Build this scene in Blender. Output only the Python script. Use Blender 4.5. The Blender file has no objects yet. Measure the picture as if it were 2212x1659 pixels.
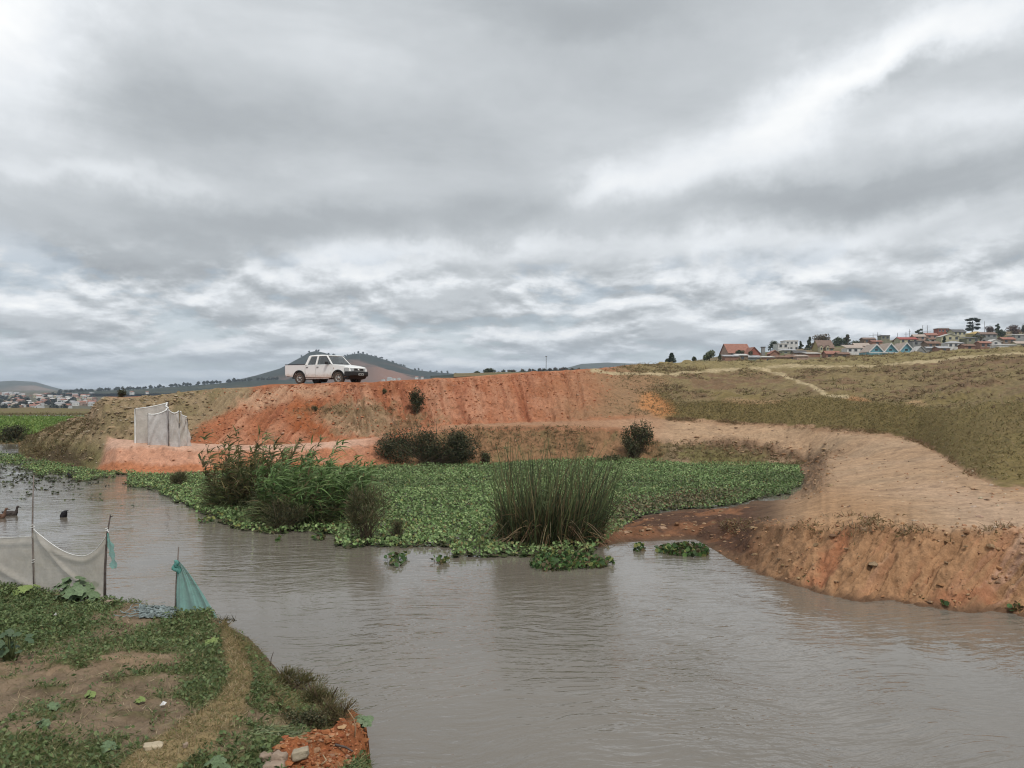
import bpy, bmesh, math, random
import numpy as np
from mathutils import Vector, Matrix

random.seed(7)
RNG = np.random.default_rng(11)
S = bpy.context.scene
COL = S.collection
R = math.radians

# ------------------------------------------------------------------ camera
F = 1771.0      # focal length in photo units (photo taken as 2212 x 1659 units)
CX, HY, CH = 1106.0, 842.5, 4.0   # centre column, horizon row, eye height over the water
cam_d = bpy.data.cameras.new('camera')
cam = bpy.data.objects.new('camera', cam_d)
COL.objects.link(cam)
cam.location = (0, 0, CH)
cam.rotation_euler = (R(90), 0, 0)
cam_d.sensor_width = 36.0
cam_d.lens = 36.0 * F / 2212.0
cam_d.shift_y = (HY - 829.5) / 2212.0
cam_d.clip_start = 0.1
cam_d.clip_end = 40000
S.camera = cam

# ------------------------------------------------------------------ sky, sun, exposure
SUN_AZ, SUN_EL = R(152), R(56)        # behind the camera, to the right
S.render.engine = 'CYCLES'
S.cycles.use_denoising = True
S.cycles.filter_width = 1.15
S.cycles.max_bounces = 4
S.cycles.transparent_max_bounces = 24
S.cycles.volume_bounces = 0
S.cycles.caustics_reflective = False
S.cycles.caustics_refractive = False
S.view_settings.view_transform = 'Standard'
S.view_settings.look = 'None'
S.view_settings.exposure = 0.56
S.view_settings.gamma = 1.0
S.view_settings.use_curve_mapping = False

W = bpy.data.worlds.new('World')
S.world = W
W.use_nodes = True
wn = W.node_tree
wn.nodes.clear()


class NT:
    """tiny helper for writing shader maths"""
    def __init__(s, tree):
        s.t = tree
    def n(s, kind, **kw):
        nd = s.t.nodes.new(kind)
        for k, v in kw.items():
            setattr(nd, k, v)
        return nd
    def put(s, sock, v):
        if hasattr(v, 'is_linked') or isinstance(v, bpy.types.NodeSocket):
            s.t.links.new(v, sock)
        else:
            sock.default_value = v
    def m(s, op, a, b=None, c=None, clamp=False):
        nd = s.n('ShaderNodeMath', operation=op, use_clamp=clamp)
        s.put(nd.inputs[0], a)
        if b is not None: s.put(nd.inputs[1], b)
        if c is not None: s.put(nd.inputs[2], c)
        return nd.outputs[0]
    def vec(s, x, y, z):
        nd = s.n('ShaderNodeCombineXYZ')
        for i, v in enumerate((x, y, z)): s.put(nd.inputs[i], v)
        return nd.outputs[0]
    def vm(s, op, a, b):
        nd = s.n('ShaderNodeVectorMath', operation=op)
        s.put(nd.inputs[0], a); s.put(nd.inputs[1], b)
        return nd.outputs[0]
    def sep(s, v):
        nd = s.n('ShaderNodeSeparateXYZ'); s.put(nd.inputs[0], v)
        return nd.outputs
    def noise(s, v, scale, detail=4, rough=0.55, dist=0.0, out='Fac'):
        nd = s.n('ShaderNodeTexNoise')
        if v is not None: s.put(nd.inputs['Vector'], v)
        s.put(nd.inputs['Scale'], scale); s.put(nd.inputs['Detail'], detail)
        s.put(nd.inputs['Roughness'], rough); s.put(nd.inputs['Distortion'], dist)
        return nd.outputs[out]
    def ramp(s, f, stops):
        nd = s.n('ShaderNodeValToRGB'); s.put(nd.inputs[0], f)
        e = nd.color_ramp.elements
        while len(e) < len(stops): e.new(0.5)
        for el, (p, c) in zip(e, stops):
            el.position = p; el.color = (*c, 1) if len(c) == 3 else c
        return nd.outputs[0]
    def mix(s, f, a, b, blend='MIX'):
        nd = s.n('ShaderNodeMix', data_type='RGBA', blend_type=blend)
        s.put(nd.inputs[0], f); s.put(nd.inputs[6], a); s.put(nd.inputs[7], b)
        return nd.outputs[2]
    def smooth(s, v, lo, hi):
        nd = s.n('ShaderNodeMapRange', interpolation_type='SMOOTHSTEP')
        s.put(nd.inputs[0], v); nd.inputs[1].default_value = lo; nd.inputs[2].default_value = hi
        return nd.outputs[0]


def rgba(c): return (c[0], c[1], c[2], 1.0)


g = NT(wn)
tc = g.n('ShaderNodeTexCoord')
dx, dy, dz = g.sep(tc.outputs['Generated'])
zz = g.m('MAXIMUM', dz, 0.0)
rh = g.m('MAXIMUM', g.m('SQRT', g.m('ADD', g.m('MULTIPLY', dx, dx), g.m('MULTIPLY', dy, dy))), 0.02)
phi = g.m('ARCTAN2', dx, dy)                  # compass angle from the view axis
az = g.m('DIVIDE', zz, rh)                    # tangent of the elevation
den = g.m('ADD', az, 0.085)
cu, cv = g.m('DIVIDE', phi, den), g.m('MULTIPLY', g.m('LOGARITHM', den, 2.718), 2.3)
# big soft cloud masses, warped by noise
warp = g.noise(g.vec(phi, az, 0.0), 5.0, 7, 0.62, 0.0, 'Color')
wx, wy, _ = g.sep(warp)
axw = g.m('ADD', phi, g.m('MULTIPLY', g.m('SUBTRACT', wx, 0.5), 0.26))
azw = g.m('ADD', az, g.m('MULTIPLY', g.m('SUBTRACT', wy, 0.5), 0.13))


def blob(xd, yd, rx, ry, ang=0.0):
    cx = math.atan((xd - CX) / F)
    cz = (HY - yd) / F * math.cos(cx)
    u, v = g.m('SUBTRACT', axw, cx), g.m('SUBTRACT', azw, cz)
    ca, sa = math.cos(ang), math.sin(ang)
    a = g.m('ADD', g.m('MULTIPLY', u, ca / (rx / F)), g.m('MULTIPLY', v, sa / (rx / F)))
    b = g.m('ADD', g.m('MULTIPLY', u, -sa / (ry / F)), g.m('MULTIPLY', v, ca / (ry / F)))
    d2 = g.m('ADD', g.m('MULTIPLY', a, a), g.m('MULTIPLY', b, b))
    return g.m('POWER', 2.718, g.m('MULTIPLY', d2, -1.0))


low = g.smooth(az, 0.19, 0.12)
# overhead the layer is seen as a sheet; near the horizon it stacks up in level rows of puffs
P = g.vec(cu, cv, 0.0)
cl = g.m('MULTIPLY', phi, 4.8)
nh = g.noise(P, 1.25, 7, 0.58, 0.25)
nl = g.smooth(g.noise(g.vec(cl, cv, 4.0), 1.75, 8, 0.58, 0.1), 0.38, 0.62)
n2 = g.smooth(g.noise(g.vec(cl, g.m('ADD', cv, 0.17), 4.0), 1.75, 8, 0.58, 0.1), 0.38, 0.62)
n1 = g.m('ADD', g.m('MULTIPLY', nh, g.m('SUBTRACT', 1.0, low)), g.m('MULTIPLY', nl, low))
n3 = g.noise(P, 0.42, 3, 0.5, 0.2)
lit = g.m('SUBTRACT', nl, n2)                 # a cloud's upper edge catches the light, its base is grey
val = g.m('ADD', 0.50, g.m('MULTIPLY', g.m('SUBTRACT', n1, 0.5), g.m('ADD', -0.58, g.m('MULTIPLY', low, 0.46))))
val = g.m('ADD', val, g.m('MULTIPLY', g.m('SUBTRACT', n3, 0.5), -0.30))
val = g.m('ADD', val, g.m('MULTIPLY', lit, g.m('MULTIPLY', low, 0.52)))
for (b, k) in ((blob(1740, 230, 330, 80, 0.42), 0.40), (blob(2080, 60, 260, 60, 0.2), 0.25), (blob(10, 10, 190, 170), 0.48), (blob(70, 250, 130, 70), 0.18),
               (blob(1320, 400, 90, 60, 0.5), 0.24), (blob(1985, 150, 75, 32, 0.2), -0.34), (blob(2100, 250, 140, 40), 0.18),
               (blob(620, 490, 560, 46, 0.03), -0.24), (blob(1250, 20, 420, 70, 0.05), -0.20),
               (blob(620, 280, 520, 110, 0.06), -0.20), (blob(1830, 425, 420, 42, 0.02), -0.30), (blob(150, 385, 300, 24), 0.16),
               (blob(330, 570, 330, 24, 0.0), -0.14), (blob(1000, 550, 420, 20, 0.06), 0.16), (blob(1650, 530, 500, 28, 0.05), 0.17),
               (blob(2130, 620, 90, 40, 0.4), 0.2), (blob(60, 620, 200, 26), 0.1)):
    val = g.m('ADD', val, g.m('MULTIPLY', b, k))
cloud = g.ramp(val, [(0.0, (0.315, 0.335, 0.355)), (0.30, (0.41, 0.437, 0.46)), (0.50, (0.55, 0.58, 0.605)),
                     (0.72, (0.76, 0.79, 0.82)), (1.0, (0.97, 0.975, 0.97))])
sky = g.n('ShaderNodeTexSky', sky_type='NISHITA')
sky.sun_disc = False
sky.sun_elevation = SUN_EL
sky.sun_rotation = SUN_AZ
sky.altitude = 1250
skyc = g.vm('MULTIPLY', sky.outputs[0], (0.10, 0.10, 0.10))
gap = g.m('MULTIPLY', g.m('MULTIPLY', g.smooth(nl, 0.35, 0.0), low), 0.22)
colr = g.mix(gap, cloud, skyc)
hz = g.smooth(az, 0.075, 0.0)
colr = g.mix(g.m('MULTIPLY', hz, 0.55), colr, (0.50, 0.575, 0.655, 1))
bg = g.n('ShaderNodeBackground')
g.put(bg.inputs[0], colr)
bg.inputs[1].default_value = 0.75
wo = g.n('ShaderNodeOutputWorld')
wn.links.new(bg.outputs[0], wo.inputs[0])

sun_d = bpy.data.lights.new('sun', 'SUN')
sun_d.energy = 1.5
sun_d.angle = R(12)
sun_d.color = (1.0, 0.95, 0.88)
sun = bpy.data.objects.new('sun', sun_d)
COL.objects.link(sun)
sv = Vector((math.sin(SUN_AZ) * math.cos(SUN_EL), math.cos(SUN_AZ) * math.cos(SUN_EL), math.sin(SUN_EL)))
sun.rotation_euler = (-sv).to_track_quat('-Z', 'Y').to_euler()

# ------------------------------------------------------------------ helpers


def at(x, y, Y):
    """world point seen at photo position (x, y) at distance Y"""
    return Vector(((x - CX) / F * Y, Y, CH + (HY - y) / F * Y))


def onz(x, y, Z=0.0):
    """world point seen at (x, y) that lies at height Z"""
    return at(x, y, (CH - Z) * F / (y - HY))


def _hash(ix, iy, seed):
    h = (ix.astype(np.int64) * 374761393 + iy.astype(np.int64) * 668265263 + seed * 974634777) & 0x7fffffff
    h = ((h ^ (h >> 13)) * 1274126177) & 0x7fffffff
    return ((h ^ (h >> 16)) & 0xffff) / 65535.0


def vnoise(x, y, seed=0):
    ix, iy = np.floor(x), np.floor(y)
    fx, fy = x - ix, y - iy
    fx, fy = fx * fx * (3 - 2 * fx), fy * fy * (3 - 2 * fy)
    a, b = _hash(ix, iy, seed), _hash(ix + 1, iy, seed)
    c, d = _hash(ix, iy + 1, seed), _hash(ix + 1, iy + 1, seed)
    return (a + (b - a) * fx) * (1 - fy) + (c + (d - c) * fx) * fy


def fbm(x, y, octs=4, seed=0, gain=0.5):
    v, amp, tot = 0.0, 1.0, 0.0
    for o in range(octs):
        v = v + amp * (vnoise(x, y, seed + o * 17) - 0.5)
        tot += amp
        amp *= gain
        x, y = x * 2.03 + 13.7, y * 2.03 + 7.1
    return v / tot * 2


def sst(x, a, b):
    t = np.clip((x - a) / (b - a), 0, 1)
    return t * t * (3 - 2 * t)


def mixc(c0, c1, m):
    return c0 * (1 - m[..., None]) + np.asarray(c1) * m[..., None]


def tag(o, label=None, cat=None, group=None, kind=None):
    for k, v in (('label', label), ('category', cat), ('group', group), ('kind', kind)):
        if v: o[k] = v
    return o


def empty(name, loc=(0, 0, 0), rz=0.0):
    o = bpy.data.objects.new(name, None)
    o.empty_display_size = 0.2
    o.location = loc
    o.rotation_euler = (0, 0, rz)
    COL.objects.link(o)
    return o


def fast_mesh(name, verts, faces, colors=None, smooth=True):
    """verts Nx3, faces MxK (K constant)"""
    verts = np.asarray(verts, dtype=np.float32)
    faces = np.asarray(faces, dtype=np.int32)
    me = bpy.data.meshes.new(name)
    nv, (nf, k) = len(verts), faces.shape
    me.vertices.add(nv)
    me.vertices.foreach_set('co', verts.ravel())
    me.loops.add(nf * k)
    me.loops.foreach_set('vertex_index', faces.ravel())
    me.polygons.add(nf)
    me.polygons.foreach_set('loop_start', np.arange(0, nf * k, k, dtype=np.int32))
    me.polygons.foreach_set('loop_total', np.full(nf, k, dtype=np.int32))
    me.polygons.foreach_set('use_smooth', np.full(nf, smooth))
    me.update(calc_edges=True)
    if colors is not None:
        at_ = me.color_attributes.new('Col', 'FLOAT_COLOR', 'POINT')
        c4 = np.ones((nv, 4), dtype=np.float32)
        c4[:, :3] = colors
        at_.data.foreach_set('color', c4.ravel())
    return me


def link(name, me, mats=None, parent=None, loc=None):
    o = bpy.data.objects.new(name, me)
    COL.objects.link(o)
    if mats is not None:
        for m in (mats if isinstance(mats, (list, tuple)) else [mats]):
            me.materials.append(m)
    if parent is not None: o.parent = parent
    if loc is not None: o.location = loc
    return o


def poly(name, verts, faces, mat, parent=None, smooth=False, bevel=0.0, seg=2, loc=None, mi=None):
    me = bpy.data.meshes.new(name)
    me.from_pydata([tuple(v) for v in verts], [], faces)
    if smooth: me.polygons.foreach_set('use_smooth', [True] * len(me.polygons))
    if mi: me.polygons.foreach_set('material_index', mi)
    me.update()
    bm = bmesh.new(); bm.from_mesh(me)
    bmesh.ops.recalc_face_normals(bm, faces=bm.faces)
    if bevel > 0:
        ed = [e for e in bm.edges if len(e.link_faces) == 2 and e.calc_face_angle(0) > 0.6]
        bmesh.ops.bevel(bm, geom=ed, offset=bevel, segments=seg, affect='EDGES', profile=0.5)
    bm.to_mesh(me); bm.free()
    return link(name, me, mat, parent, loc)


class MB:
    """collects boxes, beams, tubes into one mesh"""
    def __init__(s): s.v, s.f, s.mi = [], [], []
    def add(s, vs, fs, mi=0):
        b = len(s.v)
        s.v += [tuple(v) for v in vs]
        s.f += [tuple(b + i for i in f) for f in fs]
        s.mi += [mi] * len(fs)
        return s
    def box(s, c, d, rz=0.0, mi=0):
        hx, hy, hz = d[0] / 2, d[1] / 2, d[2] / 2
        ca, sa = math.cos(rz), math.sin(rz)
        vs = []
        for z in (-hz, hz):
            for x, y in ((-hx, -hy), (hx, -hy), (hx, hy), (-hx, hy)):
                vs.append((c[0] + x * ca - y * sa, c[1] + x * sa + y * ca, c[2] + z))
        return s.add(vs, [(3, 2, 1, 0), (4, 5, 6, 7), (0, 1, 5, 4), (1, 2, 6, 5), (2, 3, 7, 6), (3, 0, 4, 7)], mi)
    def tube(s, pts, rad, n=6, mi=0, cap=True):
        pts = [Vector(p) for p in pts]
        rads = rad if isinstance(rad, (list, tuple)) else [rad] * len(pts)
        vs, fs = [], []
        up0 = None
        for i, p in enumerate(pts):
            t = (pts[min(i + 1, len(pts) - 1)] - pts[max(i - 1, 0)]).normalized()
            if up0 is None:
                up0 = Vector((0, 0, 1)) if abs(t.z) < 0.9 else Vector((1, 0, 0))
            a = t.cross(up0)
            if a.length < 1e-4: a = t.cross(Vector((0, 1, 0)))
            a.normalize()
            b = a.cross(t).normalized()
            up0 = b
            for k in range(n):
                th = 2 * math.pi * k / n
                vs.append(p + (a * math.cos(th) + b * math.sin(th)) * rads[i])
        for i in range(len(pts) - 1):
            for k in range(n):
                fs.append((i * n + k, i * n + (k + 1) % n, (i + 1) * n + (k + 1) % n, (i + 1) * n + k))
        if cap:
            fs.append(tuple(range(n - 1, -1, -1)))
            fs.append(tuple((len(pts) - 1) * n + k for k in range(n)))
        return s.add(vs, fs, mi)
    def prism(s, prof, y0, y1, mi=0):
        """profile in xz, extruded along y"""
        n = len(prof)
        vs = [(x, y0, z) for x, z in prof] + [(x, y1, z) for x, z in prof]
        fs = [tuple(range(n)), tuple(range(2 * n - 1, n - 1, -1))]
        fs += [(i, i + n, (i + 1) % n + n, (i + 1) % n) for i in range(n)]
        return s.add(vs, fs, mi)
    def build(s, name, mat, parent=None, smooth=False, bevel=0.0, loc=None, seg=2):
        return poly(name, s.v, s.f, mat, parent, smooth, bevel, seg, loc, s.mi if isinstance(mat, (list, tuple)) else None)


# ------------------------------------------------------------------ materials
def new_mat(name):
    m = bpy.data.materials.new(name)
    m.use_nodes = True
    t = m.node_tree
    b = t.nodes['Principled BSDF']
    return m, NT(t), b


def mat(name, col, rough=0.7, scale=6.0, amt=0.25, bump=0.0, spec=0.3, metal=0.0, alpha=1.0, col2=None, coord='Object'):
    m, k, b = new_mat(name)
    tcn = k.n('ShaderNodeTexCoord')
    n = k.noise(tcn.outputs[coord], scale, 5, 0.6)
    f = k.smooth(n, 0.3, 0.7)
    c2 = col2 if col2 else tuple(c * (1 - amt) for c in col)
    k.put(b.inputs['Base Color'], k.mix(f, rgba(c2), rgba(col)))
    b.inputs['Roughness'].default_value = rough
    b.inputs['Specular IOR Level'].default_value = spec
    b.inputs['Metallic'].default_value = metal
    if alpha < 1: b.inputs['Alpha'].default_value = alpha
    if bump:
        bn = k.n('ShaderNodeBump'); bn.inputs['Strength'].default_value = bump
        bn.inputs['Distance'].default_value = 0.02
        k.put(bn.inputs['Height'], k.noise(tcn.outputs[coord], scale * 4, 6, 0.65))
        k.put(b.inputs['Normal'], bn.outputs[0])
    return m


def soil_mat():
    m, k, b = new_mat('soil')
    a = k.n('ShaderNodeAttribute', attribute_name='Col')
    geo = k.n('ShaderNodeNewGeometry')
    p = geo.outputs['Position']
    n1 = k.noise(p, 1.3, 6, 0.65)
    n2 = k.noise(p, 9.0, 5, 0.7)
    n3 = k.noise(p, 40.0, 3, 0.6)
    n4 = k.noise(p, 3.2, 6, 0.72)
    v = k.m('ADD', k.m('MULTIPLY', k.m('SUBTRACT', n1, 0.5), 0.6), k.m('MULTIPLY', k.m('SUBTRACT', n2, 0.5), 0.9))
    v = k.m('ADD', v, k.m('MULTIPLY', k.m('SUBTRACT', n4, 0.5), 1.3))
    v = k.m('ADD', v, k.m('MULTIPLY', k.m('SUBTRACT', n3, 0.5), 0.45))
    v = k.m('ADD', 1.0, v)
    c = k.vm('MULTIPLY', a.outputs['Color'], k.vec(v, v, v))
    k.put(b.inputs['Base Color'], c)
    b.inputs['Roughness'].default_value = 0.95
    b.inputs['Specular IOR Level'].default_value = 0.12
    bn = k.n('ShaderNodeBump'); bn.inputs['Strength'].default_value = 0.75; bn.inputs['Distance'].default_value = 0.05
    h = k.m('ADD', k.m('MULTIPLY', n4, 1.6), k.m('ADD', k.m('MULTIPLY', n2, 0.8), k.m('MULTIPLY', n3, 0.25)))
    k.put(bn.inputs['Height'], h)
    k.put(b.inputs['Normal'], bn.outputs[0])
    return m


def leaf_mat(name='foliage', trans=0.25, rough=0.55):
    m, k, b = new_mat(name)
    a = k.n('ShaderNodeAttribute', attribute_name='Col')
    geo = k.n('ShaderNodeNewGeometry')
    n = k.noise(geo.outputs['Position'], 6.0, 2, 0.5)
    v = k.m('ADD', 0.75, k.m('MULTIPLY', n, 0.5))
    c = k.vm('MULTIPLY', a.outputs['Color'], k.vec(v, v, v))
    k.put(b.inputs['Base Color'], c)
    b.inputs['Roughness'].default_value = rough
    b.inputs['Specular IOR Level'].default_value = 0.25
    tr = k.n('ShaderNodeBsdfTranslucent')
    k.put(tr.inputs[0], c)
    mx = k.n('ShaderNodeMixShader')
    mx.inputs[0].default_value = trans
    k.t.links.new(b.outputs[0], mx.inputs[1])
    k.t.links.new(tr.outputs[0], mx.inputs[2])
    k.t.links.new(mx.outputs[0], k.t.nodes['Material Output'].inputs[0])
    return m


SOIL = soil_mat()
LEAF = leaf_mat()


def water_mat():
    m, k, b = new_mat('muddy_water')
    geo = k.n('ShaderNodeNewGeometry')
    p = geo.outputs['Position']
    x, y, z = k.sep(p)
    b.inputs['Roughness'].default_value = 0.035
    b.inputs['IOR'].default_value = 1.4
    b.inputs['Specular IOR Level'].default_value = 0.75
    n0 = k.noise(p, 0.16, 3, 0.5)
    k.put(b.inputs['Base Color'], k.mix(k.smooth(n0, 0.3, 0.7), (0.148, 0.129, 0.105, 1), (0.178, 0.157, 0.130, 1)))
    # ripples run across the view, with gentle wandering
    w = k.noise(p, 0.35, 2, 0.5, 0, 'Color')
    wx_, wy_, _ = k.sep(w)
    q = k.vec(k.m('ADD', k.m('MULTIPLY', x, 0.34), k.m('MULTIPLY', wx_, 0.9)),
              k.m('ADD', y, k.m('ADD', k.m('MULTIPLY', x, -0.10), k.m('MULTIPLY', wy_, 1.6))), 0.0)
    r1 = k.noise(q, 5.0, 3, 0.5)
    r2 = k.noise(q, 15.0, 2, 0.5)
    q2 = k.vec(k.m('MULTIPLY', x, 0.8), y, 3.0)
    r3 = k.noise(q2, 2.0, 2, 0.5)
    calm = k.smooth(k.noise(k.vec(x, k.m('MULTIPLY', y, 0.5), 1.0), 0.22, 3, 0.5), 0.36, 0.62)
    amp = k.m('ADD', 0.14, k.m('MULTIPLY', calm, 0.86))
    h = k.m('ADD', k.m('MULTIPLY', r1, 1.0), k.m('ADD', k.m('MULTIPLY', r2, 0.24), k.m('MULTIPLY', r3, 0.6)))
    h = k.m('MULTIPLY', h, amp)
    bn = k.n('ShaderNodeBump'); bn.inputs['Strength'].default_value = 0.75; bn.inputs['Distance'].default_value = 0.05
    k.put(bn.inputs['Height'], h)
    k.put(b.inputs['Normal'], bn.outputs[0])
    return m


# ------------------------------------------------------------------ terrain curves
def curve(pts, mode, xs):
    """pts (x, y, value); mode 'Y': value is distance, 'Z': value is height -> (Y, Z) sampled at xs"""
    pts = sorted(pts)
    px_ = [p[0] for p in pts]
    if mode == 'Y':
        Y = [p[2] for p in pts]
        Z = [CH + (HY - p[1]) / F * p[2] for p in pts]
    elif mode == 'Z':
        Y = [(CH - p[2]) * F / (p[1] - HY) for p in pts]
        Z = [p[2] for p in pts]
    else:                      # 'YZ': y slot is the distance, value the height
        Y = [p[1] for p in pts]
        Z = [p[2] for p in pts]
    return np.interp(xs, px_, Y), np.interp(xs, px_, Z)


def fan(xs, curves, rows, round_=2):
    """loft curves [(Y,Z),...] along the lines of sight; returns X,Y,Z grids and row parameter"""
    Ys, Zs, ts = [], [], []
    for i in range(len(curves) - 1):
        (y0, z0), (y1, z1) = curves[i], curves[i + 1]
        n = rows[i]
        for k in range(n):
            t = k / n
            Ys.append(y0 + (y1 - y0) * t); Zs.append(z0 + (z1 - z0) * t); ts.append(i + t)
    Ys.append(curves[-1][0]); Zs.append(curves[-1][1]); ts.append(len(curves) - 1)
    Y, Z = np.array(Ys), np.array(Zs)
    for _ in range(round_):
        Z[1:-1] = (Z[:-2] + 2 * Z[1:-1] + Z[2:]) / 4
        Y[1:-1] = (Y[:-2] + 2 * Y[1:-1] + Y[2:]) / 4
    X = (xs[None, :] - CX) / F * Y
    return X, Y, Z, np.array(ts)


def grid_faces(nr, nc):
    i = np.arange(nr * nc).reshape(nr, nc)
    return np.stack([i[:-1, :-1], i[:-1, 1:], i[1:, 1:], i[1:, :-1]], -1).reshape(-1, 4)


def grid_normals(X, Y, Z):
    Pn = np.stack([X, Y, Z], -1)
    du = np.gradient(Pn, axis=1); dv = np.gradient(Pn, axis=0)
    n = np.cross(du, dv)
    n /= np.linalg.norm(n, axis=-1, keepdims=True) + 1e-9
    return n


def zone_objects(X, Y, Z, C, zone, names):
    """split a grid into named structure objects by a per-face zone index, sharing vertex normals"""
    nr, nc = X.shape
    V = np.stack([X, Y, Z], -1).reshape(-1, 3)
    Nn = grid_normals(X, Y, Z).reshape(-1, 3)
    Cc = C.reshape(-1, 3)
    Fc = grid_faces(nr, nc)
    fz = zone[:-1, :-1].reshape(-1)
    out = {}
    for idx, nm in names.items():
        ff = Fc[fz == idx]
        if len(ff) == 0: continue
        used, inv = np.unique(ff.ravel(), return_inverse=True)
        me = fast_mesh(nm, V[used], inv.reshape(-1, 4), np.clip(Cc[used], 0.005, 0.9))
        me.normals_split_custom_set_from_vertices(Nn[used].tolist())
        o = link(nm, me, SOIL)
        o['kind'] = 'structure'
        out[nm] = o
    return out


XS = np.arange(-420, 2660, 2.5)
cF = curve([(-500, 22, -.9), (1250, 20.9, -.5), (1290, 20.7, 0), (1340, 21.5, 0), (1500, 22, 0), (1570, 19.5, 0), (1640, 17.6, 0),
            (1800, 15.8, 0), (2000, 15.15, 0), (2212, 14.5, 0), (2700, 13.2, 0)], 'YZ', XS)
c0 = (cF[0] - 1.5, np.minimum(cF[1] - 0.7, -0.7))
cE = curve([(-500, 25, -.9), (1250, 22.0, -.35), (1300, 22.0, .07), (1400, 22.9, .2), (1500, 23.3, .25), (1560, 22.4, .36), (1620, 20.4, .62), (1690, 18.6, .95),
            (1760, 17.7, 1.1), (2000, 16.4, 1.25), (2212, 15.9, 1.28), (2700, 15.0, 1.4)], 'YZ', XS)
cB = curve([(-500, 28, -.9), (1260, 23.2, -.5), (1300, 23.2, 0), (1340, 24, 0), (1390, 26, 0), (1450, 27, 0), (1600, 28.6, 0), (1700, 30.5, 0),
            (1732, 32, 0), (1775, 30, .75), (1850, 26, .95), (2000, 21, 1.2), (2212, 17.5, 1.34), (2700, 16.5, 1.45)], 'YZ', XS)
cM = curve([(-500, 58, -1), (30, 50, -1), (46, 48.7, 0), (130, 45, 0), (200, 41.3, 0), (230, 39.5, 0), (330, 38.6, 0), (450, 39.9, 0), (560, 41, 0), (800, 42.3, 0),
            (1010, 43.6, 0), (1250, 47, 0), (1404, 46, 0), (1477, 43.8, 0), (1623, 43.6, 0), (1722, 42.8, 0), (1735, 41, .05), (1785, 36, .75), (1850, 32, 1.0),
            (2000, 25, 1.3), (2212, 19, 1.38), (2700, 18, 1.5)], 'YZ', XS)
cT = curve([(-500, 1200, 60), (34, 1200, 50.5), (50, 967, 50), (100, 966, 47.5), (150, 963, 45), (215, 972, 42.2), (250, 964, 40.6), (290, 962, 40.6), (450, 968, 41), (560, 972, 42), (720, 968, 43),
            (820, 955, 43.7), (900, 940, 44.6), (1000, 924, 45.5), (1150, 919, 47.3), (1330, 925, 48.3), (1404, 945, 47.5), (1480, 957, 46.5),
            (1600, 957, 46), (1680, 977, 44.6), (1740, 995, 43), (1800, 983, 40.5), (1900, 988, 35), (2000, 1002, 29.5), (2100, 1055, 22), (2212, 1072, 20.3), (2700, 1110, 19)], 'Y', XS)
cR = curve([(-500, 1300, 62), (34, 1300, 51.6), (50, 958, 51.5), (100, 946, 48.5), (150, 941, 46), (200, 942, 43.6), (290, 951, 42), (400, 957, 42.5), (560, 962, 43), (700, 955, 44),
            (810, 945, 44.6), (900, 925, 45.6), (1000, 917, 46.4), (1150, 913, 48.4), (1330, 909, 50.5), (1420, 905, 53), (1480, 905, 52), (1600, 914, 49.5),
            (1659, 917, 48), (1834, 927, 42.5), (1934, 941, 39.5), (2000, 958, 36.2), (2030, 978, 32.0), (2060, 1005, 27.6), (2121, 1040, 23.3),
            (2146, 1054, 21.8), (2212, 1052, 22), (2400, 1075, 20), (2700, 1090, 19.8)], 'Y', XS)
cK = curve([(-500, 1400, 66), (34, 1400, 53.2), (40, 964, 53), (51, 951, 53), (77, 937, 52), (109, 925, 51), (154, 909, 50), (184, 899, 48.5), (197, 879, 47), (212, 864, 46), (225, 857, 45.5), (265, 858.5, 45.5),
            (332, 855, 46), (400, 846, 46), (475, 839, 46.5), (550, 835, 47), (625, 830, 48), (700, 827, 48.2), (800, 824, 48.6), (900, 820, 50),
            (978, 816, 51.5), (1106, 806, 55), (1281, 797, 62), (1356, 789, 68), (1400, 787, 72), (1500, 781, 80), (1566, 782, 86), (1640, 781, 90), (1712, 779, 90), (1800, 772, 90), (1870, 767, 90),
            (1975, 765, 92), (2100, 755, 92), (2212, 748, 90), (2700, 725, 86)], 'Y', XS)
_x, (RY, RZ), (KY, KZ) = XS, cR, cK
cU = curve([(1460, 866, 55), (1600, 866, 52), (1659, 866, 51.2), (1784, 855, 49), (1834, 859, 46.5), (1909, 869, 43.4), (1984, 878, 41), (2134, 884, 33), (2212, 872, 31), (2700, 870, 30)], 'Y', XS)
wU = sst(XS, 1380, 1470)
cU = ((RY + (KY - RY) * 0.48) * (1 - wU) + cU[0] * wU, (RZ + (KZ - RZ) * 0.52) * (1 - wU) + cU[1] * wU)
cP = curve([(1400, 806, 64), (1500, 803, 69), (1659, 800, 74), (1809, 792, 75), (1909, 791, 75), (2034, 777, 75), (2212, 765, 72), (2700, 755, 70)], 'Y', XS)
wP = sst(XS, 1300, 1440)
cP = ((RY + (KY - RY) * 0.86) * (1 - wP) + cP[0] * wP, (RZ + (KZ - RZ) * 0.92) * (1 - wP) + cP[1] * wP)
lf = sst(XS, 230, 205)
cK2 = (KY + 2.5, KZ - 0.02 - lf * 0.5)
cK3 = (KY + 9, KZ * (1 - lf) - 0.05 + lf * 0.2)
cK4 = (KY + 45, np.where(XS > 1300, KZ - 2.0, KZ * (1 - lf) - lf * 1.0 - 0.4))
cK5 = (KY + 62, np.where(XS > 1300, KZ - 3.5, -1.0))


def sm(cv_, n=5):
    k_ = np.hanning(2 * n + 1); k_ /= k_.sum()
    return tuple(np.convolve(np.pad(a_, n, mode='edge'), k_, mode='valid') for a_ in cv_)


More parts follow.
